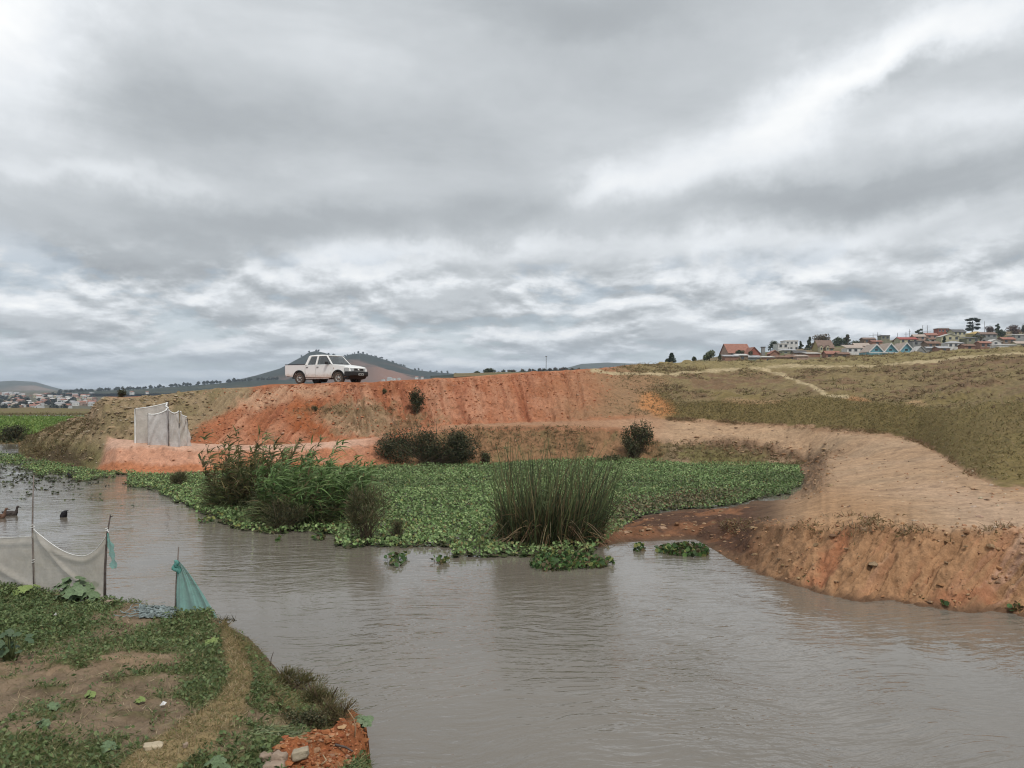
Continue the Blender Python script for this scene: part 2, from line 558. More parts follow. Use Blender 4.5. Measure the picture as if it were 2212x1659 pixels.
_rg = sst(XS, 1560, 1640)
cE = (cE[0] + _rg * (0.22 * fbm(XS * 0.016, XS * 0, 4, 401) + 0.1), cE[1] + _rg * 0.10 * fbm(XS * 0.03, XS * 0 + 5, 4, 402))
cF = (cF[0] + _rg * 0.35 * fbm(XS * 0.013, XS * 0 + 9, 4, 403), cF[1])
c0, cF, cE, cB, cT, cU, cP = (sm(q_, 2) for q_ in (c0, cF, cE, cB, cT, cU, cP))
cR = sm(cR, 24)
cD = ((cB[0] + cM[0]) / 2, np.where(XS < 1735, -0.45, (cB[1] + cM[1]) / 2))
cD = sm(cD, 5)
trk = sst(XS, 540, 600) * sst(XS, 900, 830)
cK2 = (KY + 0.6, cK2[1] * (1 - trk) + 4.36 * trk)
cK3 = (KY + 9, cK3[1] * (1 - trk) + 4.36 * trk)
X, Y, Z, T = fan(XS, [c0, cF, cE, cB, cD, cM, cT, cR, cU, cP, cK, cK2, cK3, cK4, cK5], [5, 58, 44, 20, 20, 42, 22, 62, 56, 42, 8, 6, 6, 4])
T = np.where(T < 3, T, np.where(T < 5, 3 + (T - 3) / 2, T - 1))
nr, nc = X.shape
XD = np.broadcast_to(XS[None, :], X.shape)
YD = HY + (CH - Z) * F / Y
TT = np.broadcast_to(T[:, None], X.shape)


def blobm(x0, y0, rx, ry, ang=0.0, wob=0.5, sc=0.03, soft=0.45, seed=3):
    """soft irregular patch, in photo units"""
    nx = fbm(XD * sc, YD * sc * 1.6, 3, seed)
    u, v = XD - x0, YD - y0
    ca, sa = math.cos(ang), math.sin(ang)
    a, b = (u * ca + v * sa) / rx, (-u * sa + v * ca) / ry
    d = np.sqrt(a * a + b * b) + nx * wob
    return sst(d, 1 + soft, 1 - soft)


# --- displacement
nA = fbm(X * 0.7, Y * 0.7, 5, 21)
nB = fbm(X * 3.1, Y * 3.1, 4, 22)
nCl = fbm(X * 1.6 + 5, Y * 1.6, 4, 31)
slope_m = sst(TT, 5.95, 6.25) * sst(TT, 9.0, 8.75)
red_m = slope_m * sst(XD, 395, 480) * sst(XD, 1390, 1200)
rub_m = sst(TT, 4.1, 4.5) * sst(TT, 9.1, 8.9) * sst(XD, 480, 400) * sst(XD, 36, 60)
# rills run down the red slope, leaning left to right
rub_m = rub_m * (1 - sst(XD - 0.35 * (1010 - YD), 205, 222) * sst(TT, 6.1, 5.95))
rx_ = XD + (YD - 880) * np.where(XD < 760, 0.9, -0.25)
rill = np.abs(fbm(rx_ * 0.035, YD * 0.006, 4, 41, 0.6))
rill2 = np.abs(fbm(rx_ * 0.10, YD * 0.012, 3, 42, 0.6))
Z += red_m * (-(0.34 * np.exp(-rill * 7)) - 0.15 * np.exp(-rill2 * 7) + nB * 0.11 + nA * 0.16 + 0.05 * fbm(X * 7, Y * 7, 3, 44))
clod = np.maximum(nCl, 0) ** 1.2
Z += rub_m * (clod * 0.42 - 0.06 + nB * 0.11 + nA * 0.12)
face_m = sst(TT, 0.9, 1.3) * sst(TT, 2.15, 1.85) * sst(XD, 1540, 1640)
fx_ = XD + (YD - 1180) * 0.85 + 14 * fbm(XD * .02, YD * .03, 3, 50)
fr = np.abs(fbm(fx_ * 0.028, YD * 0.006, 4, 51, 0.6))
fr2 = np.abs(fbm(fx_ * 0.085, YD * 0.015, 3, 52, 0.6))
Z += face_m * (-(0.15 * np.exp(-fr * 4)) + 0.06 * fbm(X * 5, Y * 5, 4, 59, .65) + 0.09 * fbm(fx_ * 0.05, YD * 0.016, 4, 52) + nB * 0.11 + 0.20 * fbm(X * 1.3, Y * 1.3, 5, 57, .6))
Y -= face_m * (nB * 0.05 + 0.10 * fbm(X * 0.9 + 3, Y * 0.9, 3, 58))
spit_m = sst(TT, 1.0, 1.5) * sst(TT, 3.05, 2.6) * sst(XD, 1660, 1580) * sst(XD, 1280, 1330)
Z += spit_m * (nB * 0.09 + nA * 0.10)
bank_m = sst(TT, 4.0, 4.35) * sst(TT, 5.2, 4.9) * (1 - rub_m) * sst(XD, 1780, 1720)
Z += bank_m * (nB * 0.10 + nA * 0.16 - 0.10 * np.exp(-rill * 8))
Y -= bank_m * nA * 0.25
rim_m = np.exp(-((TT - 5.0) / 0.35) ** 2) * sst(XD, 1440, 1560) * sst(XD, 1860, 1760) + np.exp(-((XD - 1760) / 32.0) ** 2) * sst(TT, 2.4, 3.0) * sst(TT, 5.1, 4.6)
Z += rim_m * (np.maximum(nB, -0.1) * 0.34 + np.maximum(nCl, 0) * 0.3)
road_m = sst(XD, 1420, 1560) * sst(TT, 1.95, 2.15) * sst(TT, 6.05, 5.9) * (1 - rim_m)
rut = np.cos((fbm(X * 0.12, Y * 0.12, 2, 63) * 2.2 + (X * 0.75 + Y * 0.55) * 0.9) * 2.2)
Z += road_m * (0.018 * rut + nA * 0.05 + nB * 0.018 + 0.03 * fbm(X * 0.9 + Y * 1.4, Y * 0.35 - X * 0.2, 3, 61))
gs_m = sst(XD, 1360, 1460) * sst(TT, 6.1, 6.4) * sst(TT, 9.3, 8.9)
up_m = gs_m * sst(TT, 6.95, 7.15)
Z += gs_m * (nA * 0.06 + nB * 0.03) + up_m * (0.28 * nA + 0.16 * nCl)
Z += np.exp(-((TT - 9.0) / 0.25) ** 2) * sst(XD, 215, 240) * (0.05 * nB + 0.08 * nA) * (1 + 1.5 * sst(XD, 1350, 1600))
# clear run for the truck and keep the river channels open
YD2 = HY + (CH - Z) * F / Y

# --- albedo by kind of ground
c = np.zeros(X.shape + (3,)) + np.array((0.12, 0.075, 0.048))
f1 = fbm(X * 0.35, Y * 0.35, 4, 71)
f2 = fbm(X * 1.5, Y * 1.5, 4, 72)
f3 = fbm(XD * 0.012, YD * 0.03, 4, 73)
red = np.array((0.36, 0.143, 0.074))
m_up = sst(TT, 4.0, 4.1)
c = mixc(c, red, m_up)
brn = m_up * sst(XD, 1330, 1440)
c = mixc(c, (0.42, 0.205, 0.125), m_up * sst(f1 + 0.4 * f2, -0.05, 0.55) * 0.8)
c = mixc(c, (0.30, 0.115, 0.055), m_up * sst(f3 + 0.4 * f2, 0.12, 0.5) * 0.8)
# streaks that follow the rills
c = mixc(c, (0.44, 0.25, 0.16), red_m * sst(fbm(rx_ * 0.022, YD * 0.004, 4, 81), 0.05, 0.5) * 0.5)
c = mixc(c, (0.27, 0.10, 0.055), red_m * sst(fbm(rx_ * 0.05, YD * 0.007, 4, 82), 0.05, 0.4) * 0.7)
c = mixc(c, (0.46, 0.29, 0.19), red_m * blobm(600, 850, 130, 22, -0.1) * 0.8)
c = mixc(c, (0.32, 0.105, 0.042), blobm(690, 905, 70, 45, 0.5) * red_m * 0.9)
c = mixc(c, (0.47, 0.32, 0.21), blobm(775, 905, 70, 38, 0.2, seed=9) * red_m * 0.8)
c = mixc(c, (0.20, 0.135, 0.075), blobm(760, 882, 90, 9, 0.02, seed=5) * 0.8)
c = mixc(c, (0.22, 0.15, 0.085), blobm(810, 905, 110, 35, 0.1, 1.2, 0.06, seed=6) * 0.75)
c = mixc(c, (0.35, 0.18, 0.10), red_m * sst(XD + 40 * f1, 1120, 1290) * 0.8)
c = mixc(c, (0.29, 0.185, 0.115), brn)
# rubble end of the embankment
bline = 405 + (950 - YD) * 1.25 + 26 * f1 + 14 * f2
m_rub = sst(TT, 4.0, 4.15) * sst(XD - bline, 12, -18) * sst(TT, 9.6, 9.0)
c = mixc(c, (0.275, 0.205, 0.125), m_rub)
c = mixc(c, (0.33, 0.235, 0.15), m_rub * sst(f2 + f1, 0.0, 0.6))
c = mixc(c, (0.20, 0.16, 0.085), m_rub * sst(f2 - f1, 0.05, 0.5) * 0.8)
c = mixc(c, (0.19, 0.16, 0.075), sst(XD, 300, 190) * sst(YD + 30 * f1, 930, 985) * sst(TT, 4.0, 4.1))
c = mixc(c, (0.115, 0.085, 0.05), blobm(130, 985, 60, 20, 0.0, 0.8, 0.06) * sst(XD, 240, 200))
# terrace by the shelter
m_ter = sst(XD - 0.35 * (1010 - YD), 205, 222) * sst(XD + 30 * f1, 850, 740) * sst(TT, 4.02, 4.1) * sst(TT, 6.05, 5.9)
c = mixc(c, (0.50, 0.265, 0.175), m_ter)
c = mixc(c, (0.53, 0.335, 0.245), m_ter * sst(TT, 4.85, 5.05))
c = mixc(c, (0.42, 0.165, 0.08), m_ter * sst(TT + 0.3 * f1, 4.42, 4.25) * 0.9)
c = mixc(c, (0.40, 0.15, 0.07), m_ter * sst(f2 + f1, 0.1, 0.5) * sst(TT, 5.0, 4.8) * 0.7)
# bank below the path, dry and brownish
m_bk = sst(XD, 800, 900) * sst(XD, 1520, 1420) * sst(TT, 4.0, 4.1) * sst(TT, 5.0, 4.85)
c = mixc(c, (0.27, 0.155, 0.085), m_bk)
c = mixc(c, (0.20, 0.15, 0.075), m_bk * sst(f2, 0.0, 0.5) * 0.8)
m_path = sst(XD, 880, 1000) * sst(XD, 1480, 1380) * sst(TT + .1 * f2, 5.1, 5.3) * sst(TT, 6.08, 5.98)
c = mixc(c, (0.31, 0.165, 0.095), sst(XD, 880, 1000) * sst(XD, 1480, 1380) * sst(TT, 4.85, 5.0) * sst(TT, 6.1, 6.0))
c = mixc(c, (0.40, 0.25, 0.155), m_path * (0.35 + 0.5 * sst(XD, 1270, 1400)))
m_gb = sst(XD, 1390, 1470) * sst(XD, 1760, 1700) * sst(TT, 4.0, 4.08) * sst(TT, 5.05, 4.75)
c = mixc(c, (0.175, 0.15, 0.065), m_gb)
c = mixc(c, (0.25, 0.18, 0.11), m_gb * sst(f2 + f1, 0.05, 0.5))
# brown transition and the grassy hill
br = sst(XD + 60 * f1 + (YD - 850) * 0.4, 1215, 1330) * slope_m
c = mixc(c, (0.27, 0.165, 0.092), br)
m_gh = sst(XD + 45 * f1 - (YD - 870) * 0.25, 1385, 1470) * sst(TT + 0.10 * f2, 5.97, 6.09)
c = mixc(c, (0.21, 0.16, 0.082), m_gh)
c = mixc(c, (0.185, 0.142, 0.060), m_gh * sst(TT + 0.25 * f2 + .3 * f1, 7.2, 6.9))
c = mixc(c, (0.185, 0.12, 0.072), m_gh * sst(TT, 7.0, 7.2) * sst(f1 + 0.9 * f2, 0.0, 0.4) * 0.95)
c = mixc(c, (0.25, 0.205, 0.10), m_gh * sst(TT, 7.85, 8.1) * 0.75)
c = mixc(c, (0.20, 0.145, 0.075), m_gh * sst(XD, 2050, 2212) * sst(YD, 870, 930) * sst(f1, -0.1, 0.3) * 0.5)
c = mixc(c, (0.235, 0.19, 0.095), sst(XD, 1310, 1400) * sst(TT, 7.9, 8.3) * 0.8)
c = mixc(c, (0.44, 0.205, 0.085), blobm(1420, 875, 36, 22, 0.3, seed=12))
c = mixc(c, (0.40, 0.22, 0.11), blobm(1850, 862, 30, 4, 0.12, seed=13) + 0 * XD)
c = mixc(c, (0.36, 0.24, 0.13), blobm(1985, 872, 22, 5, 0.1, seed=14))
c = mixc(c, (0.34, 0.22, 0.12), blobm(1640, 866, 60, 6, 0.0, seed=15) * 0.8)


def track(pts, w):
    d = np.full(X.shape, 1e9)
    for (x0, y0), (x1, y1) in zip(pts[:-1], pts[1:]):
        t = np.clip(((XD - x0) * (x1 - x0) + (YD - y0) * (y1 - y0)) / ((x1 - x0) ** 2 + (y1 - y0) ** 2), 0, 1)
        d = np.minimum(d, np.hypot((XD - x0 - t * (x1 - x0)) * 0.6, YD - y0 - t * (y1 - y0)))
    return sst(d + 1.6 * f2, w * 1.5, w * 0.5)


offtrack = np.ones(X.shape)
for pts, w_, k_ in (([(1281, 797), (1320, 806), (1420, 808), (1540, 802), (1640, 797)], 3.0, 0.95),
                    ([(1640, 796), (1700, 815), (1760, 842), (1790, 855), (1830, 858)], 2.8, 0.95),
                    ([(1640, 796), (1700, 790), (1800, 793), (1900, 791), (2000, 781), (2100, 772), (2260, 762)], 2.6, 0.85)):
    tk = track(pts, w_)
    offtrack = np.minimum(offtrack, 1 - tk)
    c = mixc(c, (0.42, 0.335, 0.205), tk * k_ * sst(TT, 6.5, 6.8))
# road
m_rd = sst(XD + 30 * f1 - (YD - 940) * 0.2, 1395, 1480) * sst(TT, 1.85, 2.05) * sst(TT + 0.10 * f2 + .06 * f1, 6.05, 5.93) * np.maximum(sst(TT, 4.85, 5.0), sst(XD, 1650, 1780))
c = mixc(c, (0.42, 0.28, 0.175), m_rd)
c = mixc(c, (0.45, 0.31, 0.205), m_rd * sst(f1 + 0.3 * f2, -0.1, 0.5) * 0.8)
c = mixc(c, (0.27, 0.18, 0.115), m_rd * sst(f2 + .6 * fbm(X * 4, Y * 2.5, 3, 93), 0.28, 0.6) * 0.6)
c = mixc(c, (0.31, 0.215, 0.14), m_rd * sst(rut + 0.7 * f2, 0.55, 1.1) * 0.35)
c = mixc(c, (0.36, 0.255, 0.165), m_rd * sst(fbm(X * 0.25 + Y * 0.5, Y * 0.12, 4, 91), 0.05, 0.5) * 0.6)
c = mixc(c, (0.37, 0.225, 0.125), m_rd * sst(TT + 0.3 * f1, 3.2, 2.3) * sst(XD + 60 * f1, 2080, 1800) * 0.9)
c = mixc(c, (0.45, 0.315, 0.22), m_rd * sst(XD + 80 * f1, 1900, 2120) * sst(TT, 4.6, 3.2) * .7)
c = mixc(c, (0.30, 0.175, 0.10), m_rd * sst(TT + 0.2 * f2, 5.8, 5.97) * 0.6)
# eroded river face below the road
m_fc = sst(XD + 25 * f1, 1520, 1640) * sst(TT, 2.1, 1.9) * sst(TT, 0.6, 0.95)
c = mixc(c, (0.35, 0.20, 0.108), m_fc)
st1 = fbm(fx_ * 0.016, YD * 0.004, 4, 95)
st2 = fbm(fx_ * 0.05, YD * 0.008, 4, 96)
c = mixc(c, (0.47, 0.335, 0.25), m_fc * sst(st1 + 0.5 * st2, 0.02, 0.5) * sst(XD, 1780, 1960) * 0.95)
c = mixc(c, (0.36, 0.155, 0.08), m_fc * blobm(1795, 1200, 20, 80, 0.55, 0.9, 0.03) * 0.85)
c = mixc(c, (0.33, 0.15, 0.08), m_fc * blobm(2080, 1288, 100, 20, -0.2, 0.9, 0.03) * 0.85)
c = mixc(c, (0.38, 0.18, 0.10), m_fc * sst(st2, 0.1, 0.5) * 0.45)
c = mixc(c, (0.165, 0.10, 0.06), m_fc * sst(XD + 70 * f1 + 30 * f2, 1790, 1590) * 0.75)
c = mixc(c, (0.13, 0.075, 0.045), m_fc * sst(TT, 1.18, 1.02))
# wet mud spit and broken rim
c = mixc(c, (0.095, 0.053, 0.035), np.clip(spit_m * 1.6, 0, 1))
c = mixc(c, (0.23, 0.11, 0.058), spit_m * sst(f2 + f1 * .6, 0.15, 0.5) * .8)
c = mixc(c, (0.165, 0.105, 0.068), np.clip(rim_m, 0, 1) * sst(TT, 5.4, 5.0) * 0.8)

zone = np.full(X.shape, 0)
zone[(m_gh > 0.5)] = 1
zone[(TT >= 5.0) & (TT < 5.98) & (XD > 860)] = 2
zone[(TT >= 1.95) & (TT < 5.98) & (XD > 1650) & ((XD > 1765) | (TT < 2.2)) & (Z > 0.15)] = 2
zone[(TT < 4.0) & (XD <= 1650)] = 3
zone[(TT < 1.0)] = 3
zone[(TT >= 1.0) & (TT < 3.0) & (XD > 1285) & (XD <= 1620) & (Z > -0.05)] = 4
zone[(TT >= 9.5)] = 5
zone[(TT >= 9.5) & (XD > 1300)] = 1
zone_objects(X, Y, Z, c, zone, {0: 'embankment', 1: 'grassy_hillside', 2: 'dirt_road', 3: 'riverbed', 4: 'mud_spit', 5: 'plateau'})
MAIN = dict(offtrack=offtrack, X=X, Y=Y, Z=Z, T=TT, XD=XD, YD=YD2, m_gh=m_gh, rub=rub_m, red=red_m, bank=bank_m, rim=np.clip(rim_m, 0, 1), face=face_m, road=m_rd, spit=spit_m)


def ground_at(x, y=None, Yd=None, G=MAIN):
    """terrain point nearest to the photo position (x, y), or to distance Yd on column x"""
    j = int(np.clip(np.searchsorted(XS, x), 0, len(XS) - 1))
    if Yd is not None:
        i = int(np.argmin(np.abs(G['Y'][:, j] - Yd)))
    else:
        i = int(np.argmin(np.abs(G['YD'][:, j] - y) + (G['T'][:, j] < 0.9) * 1e6))
    return Vector((G['X'][i, j], G['Y'][i, j], G['Z'][i, j]))


# ------------------------------------------------------------------ water
wv = [(-190, 2, 0), (70, 2, 0), (70, 130, 0), (-190, 130, 0)]
water = poly('water', wv, [(0, 1, 2, 3)], water_mat())
water['kind'] = 'structure'

# ------------------------------------------------------------------ field and valley on the left, town hill on the right, far hills
xf = np.arange(-500, 1500, 6.0)
prof = [(57, -1.0), (61, 0.0), (63.5, .30), (70, .42), (105, .30), (120, .05), (150, -.30), (185, -.30), (200, -.6), (270, -10), (900, -17), (1250, -13), (1700, -5), (2600, 0), (6000, 8)]
cs = [(np.full(xf.shape, a), np.full(xf.shape, b)) for a, b in prof]
FX, FY, FZ, FT = fan(xf, cs, [4, 6, 8, 30, 18, 14, 14, 10, 8, 10, 12, 10, 8, 8], 1)
FXD = np.broadcast_to(xf[None, :], FX.shape)
fn1, fn2 = fbm(FX * 0.12, FY * 0.12, 4, 101), fbm(FX * 0.6, FY * 0.6, 4, 102)
FZ += np.where((FY > 62) & (FY < 250), fn2 * 0.08 + fn1 * 0.15, 0)
FZ += sst(FY, 165, 185) * sst(FY, 240, 195) * fn1 * 0.5
FY0 = FY
fc = np.zeros(FX.shape + (3,)) + np.array((0.13, 0.165, 0.05))
fc = mixc(fc, (0.19, 0.235, 0.07), sst(fn1 + fn2 * 0.5, -0.1, 0.4))
fc = mixc(fc, (0.16, 0.12, 0.06), sst(FY, 68, 63))
fc = mixc(fc, (0.16, 0.135, 0.062), sst(FY + 12 * fn1, 112, 124))
fc = mixc(fc, (0.15, 0.125, 0.06), sst(FY + 8 * fn1, 84, 74) * sst(fn1 + fn2, -.1, .4) * .8)
fc = mixc(fc, (0.17, 0.13, 0.08), sst(FY, 140, 150) * sst(fn1 + fn2, 0.1, 0.5))
fc = mixc(fc, (0.11, 0.10, 0.065), sst(FY, 220, 300))
zone_objects(FX, FY, FZ, fc, np.where(FY > 205, 1, 0), {0: 'field', 1: 'valley_floor'})


def town_z(x, Yd):
    yl = np.interp(Yd, [95, 200, 300, 380, 460, 520, 640, 900], [800, 790, 778, 759, 742, 726, 712, 716])
    yt = np.interp(x, [1000, 1400, 1560, 1750, 1900, 2050, 2212, 2700], [806, 798, 768, 752, 738, 722, 713, 700])
    yy = np.maximum(yl, yt)
    return CH + (HY - yy) / F * Yd


xt = np.arange(980, 2760, 8.0)
rowsY = np.concatenate([np.linspace(100, 300, 14), np.linspace(310, 640, 34), np.linspace(680, 1200, 8)])
TY = np.repeat(rowsY[:, None], len(xt), 1)
TX = (xt[None, :] - CX) / F * TY
TZ = town_z(np.broadcast_to(xt[None, :], TY.shape), TY) - 0.4
TZ += fbm(TX * 0.03, TY * 0.03, 3, 111) * 0.8
TZ -= 60 * sst(TY, 640, 1200)
tcol = np.zeros(TX.shape + (3,)) + np.array((0.20, 0.15, 0.09))
tcol = mixc(tcol, (0.11, 0.115, 0.05), sst(fbm(TX * 0.06, TY * 0.06, 3, 112), -0.2, 0.3))
zone_objects(TX, TY, TZ, tcol, np.zeros(TX.shape, int), {0: 'town_hillside'})


def hill(name, ridge, D, base_y, spread, colf, x0, x1, step=5.0, seed=1, rough=1.0, nrows=26):
    xs = np.arange(x0, x1, step)
    ry = np.interp(xs, [p[0] for p in ridge], [p[1] for p in ridge])
    rows = []
    for k in range(nrows + 1):
        t = k / nrows
        rows.append((D * (1 - spread * (1 - t)), t))
    rows += [(D * 1.04, 0.85), (D * 1.15, 0.3)]
    Yg = np.repeat(np.array([r[0] for r in rows])[:, None], len(xs), 1)
    tg = np.repeat(np.array([r[1] for r in rows])[:, None], len(xs), 1)
    Xg = (xs[None, :] - CX) / F * Yg
    zr = CH + (HY - ry)[None, :] / F * D
    zb = CH + (HY - base_y) / F * D * (1 - spread)
    Zg = zb + (zr - zb) * (tg ** 1.15)
    sc = 14.0 / D
    n = fbm(Xg * sc, Yg * sc, 5, seed)
    Zg += n * (zr - zb) * 0.28 * np.sin(np.pi * np.clip(tg, 0, 1)) * rough
    Zg += fbm(Xg * sc * 9, Yg * sc * 9, 3, seed + 3) * D * 0.0006 * rough * sst(tg, 1.0, 0.9)
    cc = colf(Xg, Yg, Zg, tg, np.broadcast_to(xs[None, :], Xg.shape), sc, seed)
    zone_objects(Xg, Yg, Zg, cc, np.zeros(Xg.shape, int), {0: name})
    return xs, ry


def colA(x, y, z, t, xd, sc, sd):
    cc = np.zeros(x.shape + (3,)) + np.array((0.075, 0.08, 0.06))
    return mixc(cc, (0.22, 0.16, 0.12), sst(fbm(x * sc * 1.2, y * sc * 1.2, 4, sd + 7) + (0.75 - t) * 0.8, 0.05, 0.5))


def colC(x, y, z, t, xd, sc, sd):
    cc = np.zeros(x.shape + (3,)) + np.array((0.026, 0.032, 0.022))
    n = fbm(x * sc * 1.6, y * sc * 1.6, 4, sd + 7)
    bare = sst(n + (0.66 - t) * 1.3, 0.0, 0.45) * sst(xd, 560, 640)
    cc = mixc(cc, (0.15, 0.095, 0.07), bare)
    cc = mixc(cc, (0.24, 0.13, 0.09), sst(xd, 780, 840) * sst(xd, 910, 860) * sst(n, -0.1, 0.3) * sst(t, 0.95, 0.7))
    return cc


def colB(x, y, z, t, xd, sc, sd):
    cc = np.zeros(x.shape + (3,)) + np.array((0.028, 0.036, 0.022))
    return mixc(cc, (0.06, 0.06, 0.035), sst(fbm(x * sc * 3, y * sc * 3, 4, sd + 7), 0.1, 0.5))


hill('hill', [(-600, 800), (-300, 812), (-60, 828), (0, 824), (31, 822), (77, 825), (111, 835), (145, 844), (220, 852), (420, 856)], 4300, 862, 0.35, colA, -600, 420, 5, 5)
RC = [(420, 836), (480, 828), (553, 811), (605, 796), (653, 770), (668, 761), (683, 758), (700, 762), (723, 769), (738, 775), (753, 766), (778, 763), (803, 768), (853, 784), (890, 798), (928, 803), (978, 807), (1060, 814), (1140, 822)]
xsC, ryC = hill('hill', RC, 2500, 845, 0.3, colC, 430, 1140, 3, 9)
RB = [(100, 854), (150, 847), (225, 844), (312, 840), (375, 835), (450, 830), (520, 824), (600, 820), (760, 832)]
xsB, ryB = hill('wooded_ridge', RB, 1900, 850, 0.2, colB, 100, 760, 3, 12, 0.6)
hill('hill', [(1150, 822), (1223, 795), (1256, 786), (1311, 783), (1356, 785), (1406, 786), (1480, 792), (1600, 810)], 3600, 835, 0.3, colA, 1150, 1600, 4, 15)
RL = [(930, 812), (1000, 808), (1060, 806), (1120, 803), (1180, 799), (1240, 797), (1300, 799), (1380, 806)]
xsL, ryL = hill('low_ridge', RL, 900, 822, 0.25, colB, 930, 1380, 4, 17, 0.5)

# ------------------------------------------------------------------ vegetation toolkit
def U(a, b, n): return RNG.uniform(a, b, n)


def unit(v): return v / (np.linalg.norm(v, axis=-1, keepdims=True) + 1e-9)


def pick(cols, n, jit=0.18):
    cols = np.asarray(cols)
    c_ = cols[RNG.integers(0, len(cols), n)]
    return c_ * U(1 - jit, 1 + jit, (n, 1)) * U(0.95, 1.05, (n, 3))


def ribbons(p0, d, L, w, droop, col, segs=3, tip=0.15):
    """N tapering blades"""
    n = len(p0)
    side = unit(np.cross(d, unit(RNG.normal(size=(n, 3)))))
    t = np.linspace(0, 1, segs + 1)
    pos = p0[:, None] + d[:, None] * (L[:, None] * t)[..., None] + droop[:, None] * (L[:, None] * t ** 2)[..., None]
    ww = w[:, None] * (1 - (1 - tip) * t ** 1.3)
    a, b = pos - side[:, None] * ww[..., None] / 2, pos + side[:, None] * ww[..., None] / 2
    V = np.stack([a, b], 2).reshape(-1, 3)
    base = (np.arange(n) * (segs + 1) * 2)[:, None] + (np.arange(segs) * 2)[None, :]
    Fq = np.stack([base, base + 1, base + 3, base + 2], -1).reshape(-1, 4)
    C = np.repeat(col, (segs + 1) * 2, 0)
    return V, Fq, C


def leaves(cen, nrm, size, col, aspect=0.6):
    n = len(cen)
    a = unit(np.cross(nrm, unit(RNG.normal(size=(n, 3)))))
    b = np.cross(nrm, a)
    s_ = size[:, None]
    v0, v2 = cen - a * s_, cen + a * s_
    up = nrm * s_ * 0.18
    v1, v3 = cen + b * s_ * aspect + up, cen - b * s_ * aspect + up
    V = np.stack([v0, v1, v2, v3], 1).reshape(-1, 3)
    Fq = np.arange(n * 4).reshape(n, 4)
    return V, Fq, np.repeat(col, 4, 0)


def pads(cen, nrm, size, col):
    """rounded leaves of six corners"""
    n = len(cen)
    a = unit(np.cross(nrm, unit(RNG.normal(size=(n, 3)))))
    b = np.cross(nrm, a)
    th = np.arange(6) * math.pi / 3
    rr = np.array([1.15, .95, .85, .8, .85, .95])
    V = cen[:, None] + (a[:, None] * (np.cos(th) * rr)[None, :, None] + b[:, None] * (np.sin(th) * rr)[None, :, None]) * size[:, None, None]
    V = V + nrm[:, None] * (size[:, None] * np.array([.25, .05, .12, .0, .12, .05]))[..., None]
    return V.reshape(-1, 3), np.arange(n * 6).reshape(n, 6), np.repeat(col, 6, 0)


def merge(*parts):
    V, Fs, C, o = [], [], [], 0
    for v, f, c_ in parts:
        V.append(v); Fs.append(f + o); C.append(c_); o += len(v)
    return np.concatenate(V), np.concatenate(Fs), np.concatenate(C)


def veg(name, part, parent=None, smooth=False, matl=None, loc=None):
    me = fast_mesh(name, part[0], part[1], np.clip(part[2], 0.004, 0.9), smooth)
    o = link(name, me, matl or LEAF, parent, loc)
    if parent is not None: o['kind'] = 'stuff'
    return o


def rand_dir(n, up=0.3):
    v = RNG.normal(size=(n, 3)); v[:, 2] = np.abs(v[:, 2]) * 0.8 + up
    return unit(v)


def inside(poly_, x, y):
    r = np.zeros(x.shape, bool)
    m = len(poly_)
    for i in range(m):
        (x0, y0), (x1, y1) = poly_[i], poly_[(i + 1) % m]
        cnd = ((y0 > y) != (y1 > y)) & (x < (x1 - x0) * (y - y0) / (y1 - y0 + 1e-9) + x0)
        r ^= cnd
    return r


# ------------------------------------------------------------------ near bank (garden plot)
XN = np.arange(-1000, 3000, 4.0)
n2 = curve([(-1000, 1235, .6), (-400, 1250, .6), (0, 1264, .6), (75, 1274, .6), (226, 1298, .6), (300, 1306, .58), (380, 1331, .55), (460, 1341, .55), (500, 1390, .6), (540, 1440, .62), (565, 1490, .58),
            (610, 1545, .52), (665, 1590, .48), (725, 1612, .48), (770, 1665, .42), (850, 1850, .4), (1000, 2150, .4), (1300, 2400, .4), (3000, 2600, .4)], 'Z', XN)
n3 = curve([(485, 1350, 0), (560, 1402, 0), (600, 1450, 0), (650, 1482, 0), (700, 1512, 0), (740, 1540, 0), (785, 1566, 0), (797, 1600, 0), (802, 1680, 0), (850, 1900, 0)], 'Z', XN)
y3 = np.where((XN < 485), n2[0] + 0.7, np.where(XN > 850, n2[0] + 0.5, np.maximum(n3[0], n2[0] + 0.4)))
n3 = (y3, np.zeros_like(y3))
n4 = (y3 + 1.2, np.full_like(y3, -0.9))
n1_ = (np.minimum(n2[0] * 0.78, 6.2), np.full_like(y3, 0.85))
n1_ = (n1_[0], np.where(XN > 800, 1.0, 0.80))
n0_ = (np.full_like(y3, 2.0), np.full_like(y3, 2.3))
GX, GY, GZ, GT = fan(XN, [sm(n0_), sm(n1_), sm(n2, 3), sm(n3, 3), n4], [10, 170, 46, 10], 2)
GXD = np.broadcast_to(XN[None, :], GX.shape)
GYD = HY + (CH - GZ) * F / GY
GTT = np.broadcast_to(GT[:, None], GX.shape)
gn1, gn2, gn3 = fbm(GX * 0.8, GY * 0.8, 4, 201), fbm(GX * 3, GY * 3, 4, 202), fbm(GX * 9, GY * 9, 3, 203)


